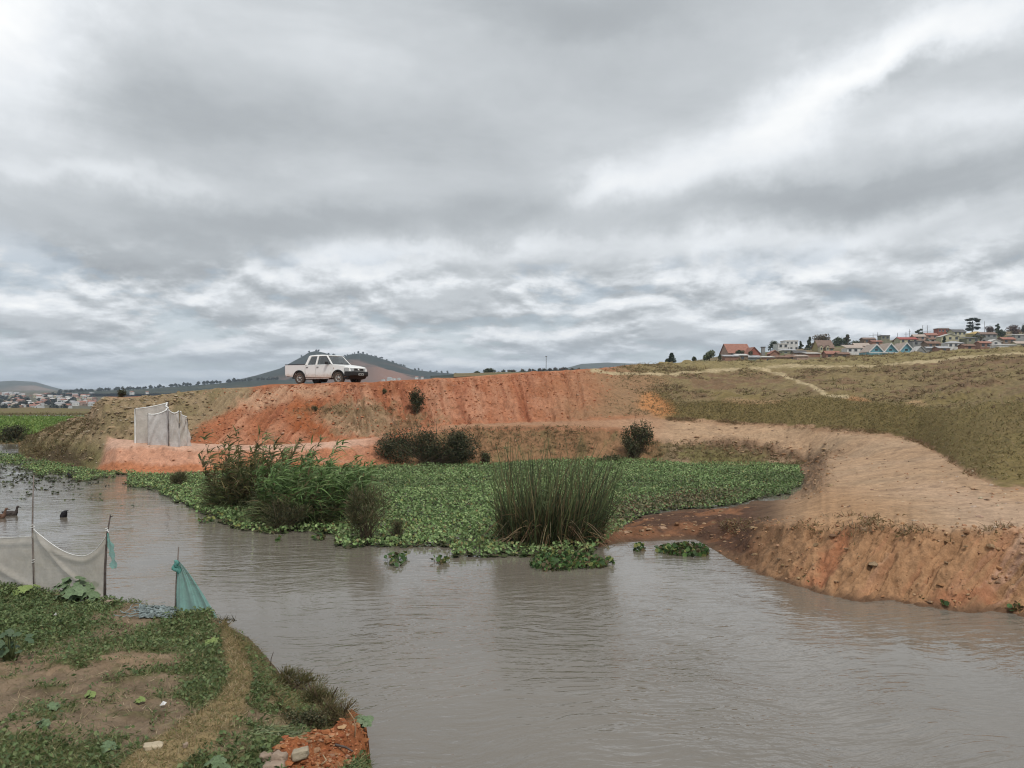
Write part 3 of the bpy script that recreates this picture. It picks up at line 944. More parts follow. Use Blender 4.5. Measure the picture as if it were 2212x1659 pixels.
def near_path(xd, yd):
    pts = [(486, 1352), (500, 1400), (515, 1450), (522, 1490), (490, 1545), (425, 1598), (350, 1650), (300, 1690)]
    wd = [14, 22, 26, 30, 36, 44, 50, 54]
    d = np.full(xd.shape, 1e9)
    for i in range(len(pts) - 1):
        (x0, y0), (x1, y1) = pts[i], pts[i + 1]
        t = np.clip(((xd - x0) * (x1 - x0) + (yd - y0) * (y1 - y0)) / ((x1 - x0) ** 2 + (y1 - y0) ** 2), 0, 1)
        d = np.minimum(d, np.hypot(xd - x0 - t * (x1 - x0), yd - y0 - t * (y1 - y0)) / (wd[i] + (wd[i + 1] - wd[i]) * t))
    return d


def bl(xd, yd, x0, y0, rx, ry, ang=0.0):
    u, v = xd - x0, yd - y0
    ca, sa = math.cos(ang), math.sin(ang)
    return np.exp(-(((u * ca + v * sa) / rx) ** 2 + ((-u * sa + v * ca) / ry) ** 2))


def green_mask(xd, yd, x, y):
    n = fbm(x * 1.3, y * 1.3, 4, 231) + 0.5 * fbm(x * 4.2, y * 4.2, 3, 232)
    k = bl(xd, yd, 100, 1330, 190, 62, -0.05) * 1.3 + bl(xd, yd, 330, 1365, 150, 26, -0.25) * 1.1 + bl(xd, yd, 440, 1450, 40, 90, 0.1) * .75
    k = k + bl(xd, yd, 60, 1640, 230, 60) * .75 + bl(xd, yd, 20, 1420, 60, 50) * .5 + bl(xd, yd, 600, 1520, 120, 70) * .5 + bl(xd, yd, 240, 1470, 70, 26, -.3) * .4
    k = k - bl(xd, yd, 250, 1335, 70, 14, -0.2) * .9 - bl(xd, yd, 170, 1395, 160, 20, -.2) * .8 - bl(xd, yd, 270, 1560, 110, 30) * .3
    return np.clip(k * 0.75 + n * 1.15 + 0.40, 0, 1.2)


pth = near_path(GXD, GYD + 10 * gn1)
GZ += sst(GTT, 1.05, 1.3) * sst(GTT, 2.2, 1.9) * (gn1 * 0.07 + gn2 * 0.05 + gn3 * 0.035)
GZ += sst(pth, 1.3, 0.4) * 0.07 * sst(GTT, 2.3, 2.0)
GZ += sst(GTT, 1.8, 2.1) * sst(GTT, 3.1, 2.8) * (gn2 * 0.10 + gn1 * 0.10 + gn3 * 0.04)
clay = np.clip(bl(GXD, GYD, 770, 1592, 40, 42) + bl(GXD, GYD, 700, 1635, 85, 32) + bl(GXD, GYD, 640, 1665, 70, 30), 0, 1) * sst(GXD, 560, 620)
GZ += clay * (0.10 + np.maximum(gn2, 0) * 0.16 + gn3 * 0.06)
gm = green_mask(GXD, GYD, GX, GY)
gc = np.zeros(GX.shape + (3,)) + np.array((0.20, 0.148, 0.10))
gc = mixc(gc, (0.24, 0.17, 0.11), sst(gn1 + 0.5 * gn2, 0.0, 0.5))
gc = mixc(gc, (0.10, 0.07, 0.045), sst(gn2 - 0.3 * gn1, 0.05, 0.45) * 0.8)
gc = mixc(gc, (0.14, 0.13, 0.06), sst(gn2 + gn3, 0.1, 0.6) * 0.5)
gc = mixc(gc, (0.09, 0.105, 0.04), sst(gm, 0.3, 0.8) * 0.8)
gc = mixc(gc, (0.25, 0.19, 0.10), sst(pth + 0.35 * gn2, 1.15, 0.75))
gc = mixc(gc, (0.15, 0.125, 0.055), sst(GTT + 0.1 * gn1, 1.97, 2.05) * sst(GXD, 470, 500))
gc = mixc(gc, (0.12, 0.085, 0.055), sst(GTT, 2.55, 2.9))
gc = mixc(gc, (0.31, 0.12, 0.052), sst(clay + 0.25 * gn2, 0.35, 0.6))
gc = mixc(gc, (0.24, 0.085, 0.036), sst(clay + 0.25 * gn1, 0.4, 0.7) * sst(gn2, 0.0, 0.4) * 0.8)
zone_objects(GX, GY, GZ, gc, np.where(GTT < 2.6, 0, 0), {0: 'near_bank'})


def near_pt(x, y):
    j = int(np.clip(np.searchsorted(XN, x), 0, len(XN) - 1))
    ok = GT < (2.0 if x < 480 else 2.85)
    yd = HY + (CH - GZ[ok, j]) * F / GY[ok, j]
    i = int(np.argmin(np.abs(yd - y)))
    return Vector((GX[ok, j][i], GY[ok, j][i], GZ[ok, j][i]))


# ground cover on the near bank: weeds and grass nobody could count
def near_scatter(n, xr=(-60, 820), tr=(1.0, 2.75)):
    rows_ = np.where((GT > tr[0]) & (GT < tr[1]))[0]
    cols_ = np.where((XN > xr[0]) & (XN < xr[1]))[0]
    i = RNG.choice(rows_, n); j = RNG.choice(cols_, n)
    # area-true sampling: the fan cells grow with distance
    keep = U(0, 1, n) < (GY[i, j] / 15.0)
    i, j = i[keep], j[keep]
    P_ = np.stack([GX[i, j], GY[i, j], GZ[i, j]], -1) + np.c_[U(-.02, .02, (len(i), 2)), np.zeros(len(i))]
    return P_, i, j


PT, I, J = near_scatter(340000)
gmv = gm[I, J]; pv = pth[I, J]; tv = GTT[I, J]; clv = clay[I, J]
r_ = U(0, 1, len(PT))
isg = (r_ < np.clip(gmv - 0.12, 0, 1) * 0.5) & (pv > 0.9) & (clv < .3)
isd = (~isg) & (r_ < 0.34) & (pv < 1.15) & (clv < .3)
isb = (~isg) & (~isd) & (tv > 1.95) & (tv < 2.8) & (GXD[I, J] > 470) & (r_ < 0.5) & (clv < .25)
iss = (~isg) & (~isd) & (~isb) & (r_ > 0.955) & (clv < .3)
out = []
q = PT[isg]; n = len(q)
half = U(0, 1, n) < np.where(bl(GXD[I, J][isg], GYD[I, J][isg], 100, 1330, 190, 62) > .4, .45, .7)
qa, qb = q[half], q[~half]
out.append(ribbons(qa, rand_dir(len(qa), 0.7), U(.04, .12, len(qa)), U(.006, .012, len(qa)), np.c_[U(-.5, .5, (len(qa), 2)), U(-.4, 0, len(qa))], pick([(.12, .165, .06), (.17, .20, .08), (.10, .13, .05), (.23, .22, .11)], len(qa)), 2))
out.append(leaves(qb + np.c_[np.zeros((len(qb), 2)), U(.01, .08, len(qb))], rand_dir(len(qb), 0.5), U(.012, .032, len(qb)), pick([(.105, .155, .06), (.135, .185, .072), (.085, .125, .05), (.185, .23, .10)], len(qb)), .65))
q = PT[isd]; n = len(q)
out.append(ribbons(q, rand_dir(n, 0.5), U(.03, .075, n), U(.005, .009, n), np.c_[U(-.5, .5, (n, 2)), U(-.4, 0, n)], pick([(.28, .215, .11), (.22, .18, .085), (.33, .25, .14), (.16, .16, .06)], n), 2))
q = PT[isb]; n = len(q)
out.append(ribbons(q, rand_dir(n, 0.4), U(.05, .15, n), U(.006, .012, n), np.c_[U(-.6, .8, (n, 2)), U(-.7, 0, n)], pick([(.20, .165, .075), (.145, .145, .06), (.24, .18, .09), (.115, .13, .05), (.17, .12, .065)], n), 2))
q = PT[iss]; n = len(q)
out.append(ribbons(q, rand_dir(n, 0.05), U(.03, .10, n), U(.004, .010, n), np.zeros((n, 3)), pick([(.33, .26, .16), (.42, .34, .22), (.10, .14, .05)], n), 1))
wd = veg('weeds', merge(out[0], out[2], out[3])); tag(wd, 'grass and dry stalks covering the garden plot in the foreground', 'grass', kind='stuff')
wd = veg('ground_cover', merge(out[1],)); tag(wd, 'low green broad leaved weeds spreading over the garden plot', 'weeds', kind='stuff')
wd = veg('straw', merge(out[4],)); tag(wd, 'pale straw bits scattered over the garden soil', 'straw', kind='stuff')


# clods and pebbles: small faceted stones
_t = (1 + 5 ** .5) / 2
ICO = unit(np.array([(-1, _t, 0), (1, _t, 0), (-1, -_t, 0), (1, -_t, 0), (0, -1, _t), (0, 1, _t), (0, -1, -_t), (0, 1, -_t), (_t, 0, -1), (_t, 0, 1), (-_t, 0, -1), (-_t, 0, 1)], float))
ICF = np.array([(0, 11, 5), (0, 5, 1), (0, 1, 7), (0, 7, 10), (0, 10, 11), (1, 5, 9), (5, 11, 4), (11, 10, 2), (10, 7, 6), (7, 1, 8), (3, 9, 4), (3, 4, 2), (3, 2, 6), (3, 6, 8), (3, 8, 9), (4, 9, 5), (2, 4, 11), (6, 2, 10), (8, 6, 7), (9, 8, 1)])


def stones(P_, size, col, flat=0.65):
    n = len(P_)
    v = ICO[None] * U(.7, 1.3, (n, 12, 1)) * np.stack([U(.7, 1.4, n), U(.7, 1.3, n), U(.5, 1.0, n) * flat], -1)[:, None]
    th = U(0, 6.28, n)
    ca, sa = np.cos(th)[:, None], np.sin(th)[:, None]
    v = np.stack([v[..., 0] * ca - v[..., 1] * sa, v[..., 0] * sa + v[..., 1] * ca, v[..., 2]], -1)
    V = (P_[:, None] + v * size[:, None, None]).reshape(-1, 3)
    Fq = (ICF[None] + (np.arange(n) * 12)[:, None, None]).reshape(-1, 3)
    return V, Fq, np.repeat(col, 12, 0)


def main_scatter(mask, n, G=MAIN):
    w_ = (mask * G['Y'] ** 1.0).ravel()
    w_ = np.where((G['Z'].ravel() > 0.02), w_, 0)
    idx = RNG.choice(len(w_), n, p=w_ / w_.sum())
    i, j = np.unravel_index(idx, mask.shape)
    P_ = np.stack([G['X'][i, j], G['Y'][i, j], G['Z'][i, j]], -1)
    P_[:, :2] += U(-.06, .06, (n, 2))
    return P_, i, j


Pq, i_, j_ = main_scatter(MAIN['rub'] * (1 - .7 * sst(MAIN['YD'], 925, 960)), 2400)
rb = veg('clods', stones(Pq, RNG.gamma(1.6, .026, 2400).clip(.015, .2), pick([(.30, .225, .14), (.26, .195, .12), (.34, .26, .17), (.22, .165, .10), (.40, .33, .24)], 2400)), matl=SOIL)
tag(rb, 'brown clods and broken rubble on the end of the embankment', 'rubble', kind='stuff')
Pq, i_, j_ = main_scatter(MAIN['rim'] + 0.12 * MAIN['spit'] + 0.05 * MAIN['face'], 2600)
rb = veg('clods', stones(Pq, RNG.gamma(1.5, .02, 2600).clip(.010, .14), pick([(.27, .175, .105), (.22, .14, .085), (.33, .225, .14), (.31, .175, .095)], 2600)), matl=SOIL)
tag(rb, 'brown clods along the broken edge of the dirt road', 'rubble', kind='stuff')
Pq, i_, j_ = main_scatter(MAIN['red'] + 0.35 * MAIN['bank'] * (MAIN['XD'] > 220) * (MAIN['XD'] < 1440), 3200)
rb = veg('pebbles', stones(Pq, RNG.gamma(1.4, .018, 3200).clip(.010, .13), pick([(.42, .20, .115), (.38, .16, .085), (.40, .19, .105), (.46, .30, .20)], 3200)), matl=SOIL)
tag(rb, 'pebbles and lumps strewn over the red earth slope', 'pebbles', kind='stuff')
Pq, i_, j_ = main_scatter(MAIN['road'], 700)
rb = veg('pebbles', stones(Pq, RNG.gamma(1.5, .014, 700).clip(.01, .09), pick([(.36, .26, .18), (.22, .15, .1), (.5, .4, .3)], 700)), matl=SOIL)
tag(rb, 'small pebbles scattered over the dirt road', 'pebbles', kind='stuff')
ii, jj = np.where((clay > 0.35) & (GTT > 1.0) & (GTT < 2.7) & (GXD > 560))
k_ = RNG.choice(len(ii), 1800)
Pq = np.stack([GX[ii[k_], jj[k_]], GY[ii[k_], jj[k_]], GZ[ii[k_], jj[k_]]], -1)
rb = veg('clay_lumps', stones(Pq, RNG.gamma(1.6, .007, 1800).clip(.004, .05), pick([(.32, .125, .055), (.26, .09, .04), (.38, .18, .09), (.36, .22, .13)], 1800)), matl=SOIL)
tag(rb, 'crumbled red clay lumps at the tip of the near bank', 'clay', kind='stuff')

# fine crumbs that break the cut faces
lip = np.exp(-((MAIN['T'] - 2.0) / .12) ** 2) * (MAIN['XD'] > 1560)
Pq, i_, j_ = main_scatter(MAIN['face'] * np.clip(.25 + fbm(MAIN['X'] * 1.5, MAIN['Y'] * 1.5, 3, 77) * 1.5, 0, 1) + 1.5 * lip + .05 * MAIN['road'], 3200)
rb = veg('crumbs', stones(Pq, RNG.gamma(1.4, .009, 3200).clip(.005, .06), pick([(.38, .225, .125), (.34, .195, .11), (.42, .27, .16), (.36, .19, .10)], 3200), .9), matl=SOIL)
tag(rb, 'crumbled earth on the eroded river face of the dirt road', 'earth', kind='stuff')
Pq, i_, j_ = main_scatter(MAIN['red'] * (MAIN['XD'] > 400 + (955 - MAIN['YD']) * 1.35), 4200)
rb = veg('crumbs', stones(Pq, RNG.gamma(1.5, .018, 4200).clip(.010, .09), pick([(.38, .155, .08), (.35, .14, .072), (.42, .20, .115), (.32, .125, .065)], 4200), .9), matl=SOIL)
tag(rb, 'crumbled red earth on the cut slope under the truck', 'earth', kind='stuff')
edge_m = np.exp(-((MAIN['T'] - 5.98) / .07) ** 2) * (MAIN['XD'] > 1440) + .25 * lip
Pq, i_, j_ = main_scatter(edge_m * np.clip(fbm(MAIN['X'] * .9, MAIN['Y'] * .9, 3, 333) * 1.5 + .4, 0, 1), 1500)
Pr = np.repeat(Pq, 5, 0); Pr[:, :2] += U(-.14, .14, (len(Pr), 2)); n = len(Pr)
v1 = ribbons(Pr, rand_dir(n, 0.5), U(.06, .20, n), U(.014, .03, n), np.c_[U(-.4, .6, (n, 2)), U(-.5, 0, n)], pick([(.20, .145, .075), (.25, .18, .10), (.16, .125, .055), (.22, .12, .065)], n), 2)
tag(veg('verge_grass', v1), 'ragged dry grass along the margins of the dirt road', 'grass', kind='stuff')

# grass tufts on the hillside
gh = MAIN['m_gh'] * (MAIN['T'] < 9.3)
Pq, i_, j_ = main_scatter(gh * (MAIN['T'] < 7.05) * (MAIN['T'] > 6.05), 26000)
n = len(Pq)
v1 = ribbons(Pq, rand_dir(n, 0.5), U(.07, .17, n), U(.02, .04, n), np.c_[U(-.4, .6, (n, 2)), U(-.5, 0, n)], pick([(.18, .145, .065), (.22, .17, .085), (.145, .13, .055), (.25, .19, .10), (.20, .175, .075)], n), 2)
tag(veg('short_grass', v1), 'short olive grass on the steep slope above the dirt road', 'grass', kind='stuff')
mk = gh * (MAIN['T'] >= 7.0) * np.clip(fbm(MAIN['X'] * .35, MAIN['Y'] * .35, 4, 301) * 1.8 + .25, 0, 1) * MAIN['offtrack'] * np.where(MAIN['T'] > 8.8, 1.6, 1)
Pq, i_, j_ = main_scatter(mk, 7500)
rep = 6
Pr = np.repeat(Pq, rep, 0); Pr[:, :2] += U(-.12, .12, (len(Pr), 2)); n = len(Pr)
cc = np.repeat(pick([(.20, .14, .08), (.26, .195, .11), (.17, .145, .065), (.30, .24, .125), (.145, .10, .06)], len(Pq)), rep, 0) * U(.8, 1.2, (n, 1))
v1 = ribbons(Pr, rand_dir(n, 0.6), U(.10, .30, n) * np.repeat(RNG.gamma(4, .25, len(Pq)), rep), U(.03, .065, n), np.c_[U(-.3, .8, (n, 2)), U(-.6, 0, n)], cc, 2)
tag(veg('tussock_grass', v1), 'dry brown and olive tussock grass on the upper hillside', 'grass', kind='stuff')
mk = (1.6 * MAIN['rub'] * (MAIN['XD'] < 215) * (MAIN['YD'] > 905) + MAIN['bank'] * ((MAIN['XD'] > 860) & (MAIN['XD'] < 1740)) * .8
      + 0.9 * np.exp(-(((MAIN['XD'] - 780) / 110) ** 2 + ((MAIN['YD'] - 884) / 7) ** 2)) + 0.5 * np.exp(-(((MAIN['XD'] - 820) / 60) ** 2 + ((MAIN['YD'] - 912) / 16) ** 2))
      + 0.6 * (MAIN['T'] > 6.1) * (MAIN['T'] < 8.9) * np.exp(-((MAIN['XD'] - 1390) / 60) ** 2))
mk = mk * np.clip(fbm(MAIN['X'] * .8, MAIN['Y'] * .8, 3, 305) + .4, 0, 1)
Pq, i_, j_ = main_scatter(mk, 5200)
Pr = np.repeat(Pq, 4, 0); Pr[:, :2] += U(-.1, .1, (len(Pr), 2)); n = len(Pr)
v1 = ribbons(Pr, rand_dir(n, 0.6), U(.10, .30, n), U(.02, .045, n), np.c_[U(-.3, .6, (n, 2)), U(-.5, 0, n)], pick([(.20, .16, .08), (.13, .12, .05), (.24, .18, .10), (.16, .11, .06)], n), 2)
tag(veg('dry_grass', v1), 'thin dry grass growing on the embankment foot and mound', 'grass', kind='stuff')

# field grass on the left
n = 9000
fi = RNG.choice(np.where((FY[:, 0] > 61) & (FY[:, 0] < 150))[0], n); fj = RNG.choice(np.where((xf > -60) & (xf < 260))[0], n)
Pq = np.stack([FX[fi, fj], FY[fi, fj], FZ[fi, fj]], -1); Pq[:, :2] += U(-.4, .4, (n, 2))
far = Pq[:, 1] > 116
cc = np.where(far[:, None], pick([(.13, .12, .05), (.17, .13, .07)], n), pick([(.15, .24, .06), (.11, .18, .045), (.21, .28, .08)], n))
edge = Pq[:, 1] < 66
cc = np.where(edge[:, None], pick([(.06, .07, .03), (.12, .10, .05)], n), cc)
v1 = ribbons(Pq, rand_dir(n, 0.6), U(.25, .6, n) * np.where(edge, 1.3, 1), U(.08, .16, n), np.c_[U(-.3, .5, (n, 2)), U(-.4, 0, n)], cc, 2)
tag(veg('field_crop', v1), 'bright green crop and rank grass in the flat field beyond the mound', 'crop', kind='stuff')

# ------------------------------------------------------------------ water hyacinth
MAT_POLY = [(-120, 972), (30, 984), (60, 992), (130, 1003), (200, 1017), (330, 1031), (450, 1026), (560, 1014), (800, 1011), (1010, 1006), (1250, 992), (1404, 990), (1477, 1003), (1623, 1004), (1722, 1006),
            (1737, 1045), (1705, 1070), (1620, 1078), (1590, 1091), (1450, 1104), (1390, 1114), (1345, 1140), (1330, 1160), (1290, 1186), (1290, 1200), (1100, 1201), (978, 1203), (970, 1184), (896, 1182), (810, 1178), (757, 1184),
            (728, 1184), (727, 1162), (664, 1150), (578, 1153), (510, 1146), (462, 1116), (425, 1105), (395, 1091), (337, 1062), (295, 1056), (240, 1045), (160, 1037), (87, 1029), (32, 1006), (-120, 990)]


def mat_points(n):
    out_ = []
    tot = 0
    while tot < n:
        Yq = U(19.5, 54, n * 2); Xq = U(-34, 16, n * 2)
        xd, yd = CX + Xq / Yq * F, HY + CH / Yq * F
        xw = xd + 14 * fbm(Xq * .9, Yq * .9, 3, 401); yw = yd + 7 * fbm(Xq * .9 + 9, Yq * .9, 3, 402)
        ok = inside(MAT_POLY, xw, yw)
        ok &= ~((xd > 190) & (xd < 275) & (fbm(Xq * .8, Yq * .8, 3, 405) > -.15) & (yd > 1026))
        ok &= U(0, 1, n * 2) < np.clip(30.0 / Yq, 0.45, 1.2)
        ok &= ~((xd < 170) & (fbm(Xq * 1.2, Yq * 1.2, 3, 406) > .22))
        out_.append(np.stack([Xq[ok], Yq[ok], np.zeros(ok.sum())], -1)); tot += ok.sum()
    return np.concatenate(out_)[:n]


N = 84000
Pm = mat_points(N)
xd, yd = CX + Pm[:, 0] / Pm[:, 1] * F, HY + CH / Pm[:, 1] * F
hump = np.clip(fbm(Pm[:, 0] * .7, Pm[:, 1] * .7, 3, 411) * .5 + .5, 0, 1)
Pm[:, 2] = U(.02, .12, N) + hump * U(0, .22, N)
patch = fbm(Pm[:, 0] * .35, Pm[:, 1] * .35, 3, 412)
cc = pick([(.15, .215, .085), (.18, .25, .10), (.10, .16, .06), (.23, .29, .13), (.145, .22, .085)], N, .28)
cc *= (1.28 + .55 * patch)[:, None]
yel = U(0, 1, N) < np.where((yd > 1130) | (xd < 440), .14, .04)
cc[yel] = pick([(.24, .25, .08), (.21, .17, .07), (.28, .27, .12)], yel.sum())
dry = (bl(xd, yd, 1480, 1085, 150, 22, -.12) + .6 * bl(xd, yd, 1350, 1130, 60, 40)) > U(.25, 1, N)
cc[dry] = pick([(.16, .16, .085), (.20, .17, .10), (.12, .13, .06), (.22, .15, .085)], dry.sum())
szs = U(.021, .048, N) * np.where(yd > 1090, 1.1, 1.0)
nn = rand_dir(N, .35)
hy = pads(Pm, nn, szs, cc)
ho = veg('water_hyacinth', hy, matl=LEAF)
tag(ho, 'green water hyacinth mat covering the bay below the embankment', 'water hyacinth', kind='stuff')
# roots and shaded stalks under the leaves: a low tangle, so no open water glints through the dense mat
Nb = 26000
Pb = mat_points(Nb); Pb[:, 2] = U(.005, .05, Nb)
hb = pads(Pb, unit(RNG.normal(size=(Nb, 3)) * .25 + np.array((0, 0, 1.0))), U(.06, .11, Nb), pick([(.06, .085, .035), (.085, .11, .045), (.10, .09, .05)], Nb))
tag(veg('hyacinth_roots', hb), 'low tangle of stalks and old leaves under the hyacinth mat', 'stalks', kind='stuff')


def hyacinth_clump(x, y, wx_, wy_, n, label, hmax=.22):
    c0_ = onz(x, y)
    r_x, r_y = wx_ / F * c0_.y / 2, wy_ / F * c0_.y * (c0_.y / CH) / 2
    o = empty('hyacinth_clump', c0_)
    tag(o, label, 'water plant', 'loose hyacinth clumps on the river')
    th, rr = U(0, 6.28, n), np.sqrt(U(0, 1, n))
    wob = 1 + .35 * np.sin(th * 3 + U(0, 6, 1)) * U(.3, 1, 1)
    Pc = np.stack([np.cos(th) * rr * r_x * wob, np.sin(th) * rr * r_y * wob, U(.01, hmax, n) * (1 - .5 * rr)], -1)
    veg('leaves', pads(Pc, rand_dir(n, .3), U(.035, .07, n), pick([(.075, .145, .05), (.11, .19, .06), (.055, .10, .035), (.22, .24, .08), (.14, .11, .06)], n)), o)
    m_ = n // 2
    Pc2 = np.stack([np.cos(th[:m_]) * rr[:m_] * r_x, np.sin(th[:m_]) * rr[:m_] * r_y, np.zeros(m_)], -1)
    veg('stalks', ribbons(Pc2, rand_dir(m_, 1.2), U(.05, hmax, m_), U(.012, .02, m_), np.zeros((m_, 3)), pick([(.10, .16, .05), (.09, .08, .04)], m_), 2), o)
    return o


for a_ in ((1225, 1216, 170, 36, 700, 'long hyacinth raft floating in front of the papyrus clump'),
           (1478, 1192, 112, 22, 420, 'hyacinth raft floating off the tip of the mud spit'),
           (858, 1212, 44, 24, 60, 'ragged hyacinth clump adrift beyond the feathery bush'),
           (950, 1216, 34, 8, 30, 'thin strip of floating hyacinth left of the papyrus clump'),
           (1733, 1256, 34, 16, 70, 'bright hyacinth clump close under the eroded river bank'),
           (1990, 1300, 22, 6, 22, 'tiny hyacinth clump by the river bank at the right'),
           (2042, 1313, 16, 6, 18, 'tiny lone hyacinth clump right of the eroded bank scar'),
           (2200, 1322, 40, 10, 40, 'hyacinth clump touching the bank at the right frame edge'),
           (1380, 1188, 26, 8, 30, 'small hyacinth clump in the bright water beside the mud spit'),
           (448, 1128, 36, 8, 34, 'loose pale hyacinth sprig off the left end of the reed clumps'),
           (690, 1166, 30, 6, 26, 'low hyacinth strip floating before the tall cane clump'),
           (600, 1170, 12, 5, 12, 'small hyacinth scrap in the brown reflection of the cane clumps')):
    hyacinth_clump(*a_)

# floating scraps on the left reach
n = 420
xs_, ys_ = RNG.normal(110, 110, n), 1000 + np.abs(RNG.normal(0, 26, n)) + U(0, 10, n)
ok = (xs_ < 330) & (xs_ > -100) & ~inside(MAT_POLY, xs_, ys_)
ctr = [onz(a, b) for a, b in zip(xs_[ok], ys_[ok])]
pp = np.array([(v.x + random.gauss(0, .12), v.y + random.gauss(0, .12), random.uniform(.005, .04)) for v in ctr for _ in range(5)])
n = len(pp)
tag(veg('floating_scraps', pads(pp, unit(RNG.normal(size=(n, 3)) * .35 + np.array((0, 0, 1.))), U(.03, .075, n), pick([(.06, .07, .04), (.09, .11, .05), (.05, .05, .035)], n))),
    'scattered scraps of floating plants on the left reach of the river', 'floating plants', kind='stuff')


# ------------------------------------------------------------------ reeds, papyrus, bushes
def cane_clump(base, r, h, ns, lean, label, cols, dead):
    o = empty('cane_clump', base)
    tag(o, label, 'reeds', 'cane clumps standing in the hyacinth')
    th, rr = U(0, 6.28, ns), np.sqrt(U(0, 1, ns)) * r
    p0 = np.stack([np.cos(th) * rr, np.sin(th) * rr * .6, np.zeros(ns)], -1)
    d = unit(np.stack([np.cos(th) * rr / r * .42 + lean * .35, np.sin(th) * rr / r * .3, np.ones(ns)], -1) + RNG.normal(size=(ns, 3)) * .07)
    L = h * np.where(U(0, 1, ns) < .07, U(1.0, 1.22, ns), U(.35, .92, ns))
    bend = np.stack([lean * U(.05, .30, ns), U(-.1, .1, ns), U(-.15, 0, ns)], -1)
    veg('stems', ribbons(p0, d, L, U(.016, .028, ns), bend, pick([(.11, .12, .05), (.16, .14, .07), (.08, .10, .04)], ns), 6, .3), o)
    nl = 26
    t = U(.22, 1.0, ns * nl)
    k = np.repeat(np.arange(ns), nl)
    pl = p0[k] + d[k] * (L[k] * t)[:, None] + bend[k] * (L[k] * t ** 2)[:, None]
    ld = unit(np.stack([U(-.5, .7, len(k)) + lean * .5, U(-.7, .7, len(k)), U(.1, .9, len(k))], -1))
    ll = U(.28, .62, len(k)) * np.clip(1.25 - t * .35, 0, 2)
    c_ = pick(cols, len(k), .25)
    isd_ = U(0, 1, len(k)) < dead * (1.1 - t)
    c_[isd_] = pick([(.18, .13, .07), (.22, .165, .09), (.12, .085, .05)], isd_.sum())
    veg('leaves', ribbons(pl, ld, ll, U(.03, .058, len(k)), np.stack([lean * U(.1, .5, len(k)), U(-.2, .2, len(k)), U(-.75, -.25, len(k))], -1), c_, 4, .05), o)
    # dense lower skirt
    m_ = int(ns * 16)
    th, rr = U(0, 6.28, m_), np.sqrt(U(0, 1, m_)) * r * 1.25
    pb = np.stack([np.cos(th) * rr, np.sin(th) * rr * .65, U(0, h * .32, m_)], -1)
    veg('skirt', ribbons(pb, unit(np.stack([np.cos(th) * .8, np.sin(th) * .6, U(.1, 1.2, m_)], -1)), U(.3, .75, m_), U(.016, .036, m_), np.stack([U(-.2, .3, m_), U(-.2, .2, m_), U(-.8, -.1, m_)], -1),
                         pick([(.11, .125, .055), (.08, .10, .042), (.14, .15, .07), (.17, .13, .07), (.12, .155, .06)], m_, .25), 3, .05), o)
    return o


GRN = [(.12, .20, .065), (.16, .25, .085), (.09, .15, .05), (.20, .28, .12)]
cane_clump(onz(545, 1098), 1.25, 2.75, 150, .30, 'brownish cane clump with yellowing stems nearest the mesh shelter', [(.11, .14, .05), (.16, .16, .06), (.09, .11, .045), (.19, .16, .07)], .75)
cane_clump(onz(655, 1132), 1.15, 2.45, 190, .55, 'tall green cane clump bending over to the right', GRN, .25)


def papyrus(base, label):
    o = empty('papyrus_clump', base)
    tag(o, label, 'papyrus')
    ns = 760
    th, rr = U(0, 6.28, ns), np.sqrt(U(0, 1, ns))
    p0 = np.stack([np.cos(th) * rr * 1.35, np.sin(th) * rr * .8, np.zeros(ns)], -1)
    d = unit(np.stack([np.cos(th) * rr * .24 + .04, np.sin(th) * rr * .2, np.ones(ns)], -1) + RNG.normal(size=(ns, 3)) * .11)
    L = np.where(U(0, 1, ns) < .15, U(2.3, 2.95, ns), U(1.1, 2.45, ns))
    bd = np.stack([U(-.14, .22, ns), U(-.1, .1, ns), U(-.14, 0, ns)], -1)
    veg('stems', ribbons(p0, d, L, U(.018, .034, ns), bd, pick([(.10, .13, .055), (.15, .17, .075), (.06, .08, .035), (.18, .14, .075), (.05, .06, .03)], ns, .3), 5, .35), o)
    sel = RNG.choice(ns, 26, replace=False)
    tips = p0[sel] + d[sel] * L[sel][:, None] + bd[sel] * L[sel][:, None]
    k = np.repeat(np.arange(26), 24); n_ = len(k)
    veg('tufts', ribbons(tips[k], unit(np.stack([U(-.4, 1.0, n_), U(-.8, .8, n_), U(-.1, .9, n_)], -1)), U(.12, .30, n_), U(.006, .012, n_), np.stack([U(.0, .6, n_), U(-.2, .2, n_), U(-.7, -.1, n_)], -1),
                         pick([(.15, .21, .09), (.20, .25, .12), (.12, .15, .06)], n_), 3, .1), o)
    nb = 2200
    th, rr = U(0, 6.28, nb), np.sqrt(U(0, 1, nb))
    pb = np.stack([np.cos(th) * rr * 1.35, np.sin(th) * rr * .8, U(0, .7, nb)], -1)
    veg('sedge_leaves', ribbons(pb, unit(np.stack([np.cos(th) * .45, np.sin(th) * .4, U(.4, 1.2, nb)], -1)), U(.35, .95, nb), U(.016, .034, nb), np.stack([U(-.2, .3, nb), U(-.2, .2, nb), U(-.5, 0, nb)], -1),
                                pick([(.07, .09, .04), (.11, .13, .055), (.045, .055, .028), (.14, .10, .055)], nb, .3), 4, .05), o)
    nd = 130
    th = U(0, 6.28, nd)
    pd_ = np.stack([np.cos(th) * U(.5, 1.35, nd), -np.abs(np.sin(th)) * .7, U(.05, .8, nd)], -1)
    veg('dead_stalks', ribbons(pd_, unit(np.stack([np.cos(th) * .9, -.4 + 0 * th, U(-.3, .8, nd)], -1)), U(.3, .95, nd), U(.014, .028, nd), np.stack([np.cos(th) * .3, 0 * th, U(-1.3, -.4, nd)], -1),
                               pick([(.30, .22, .13), (.22, .15, .085), (.36, .29, .18), (.17, .095, .05)], nd), 5, .4), o)
    return o


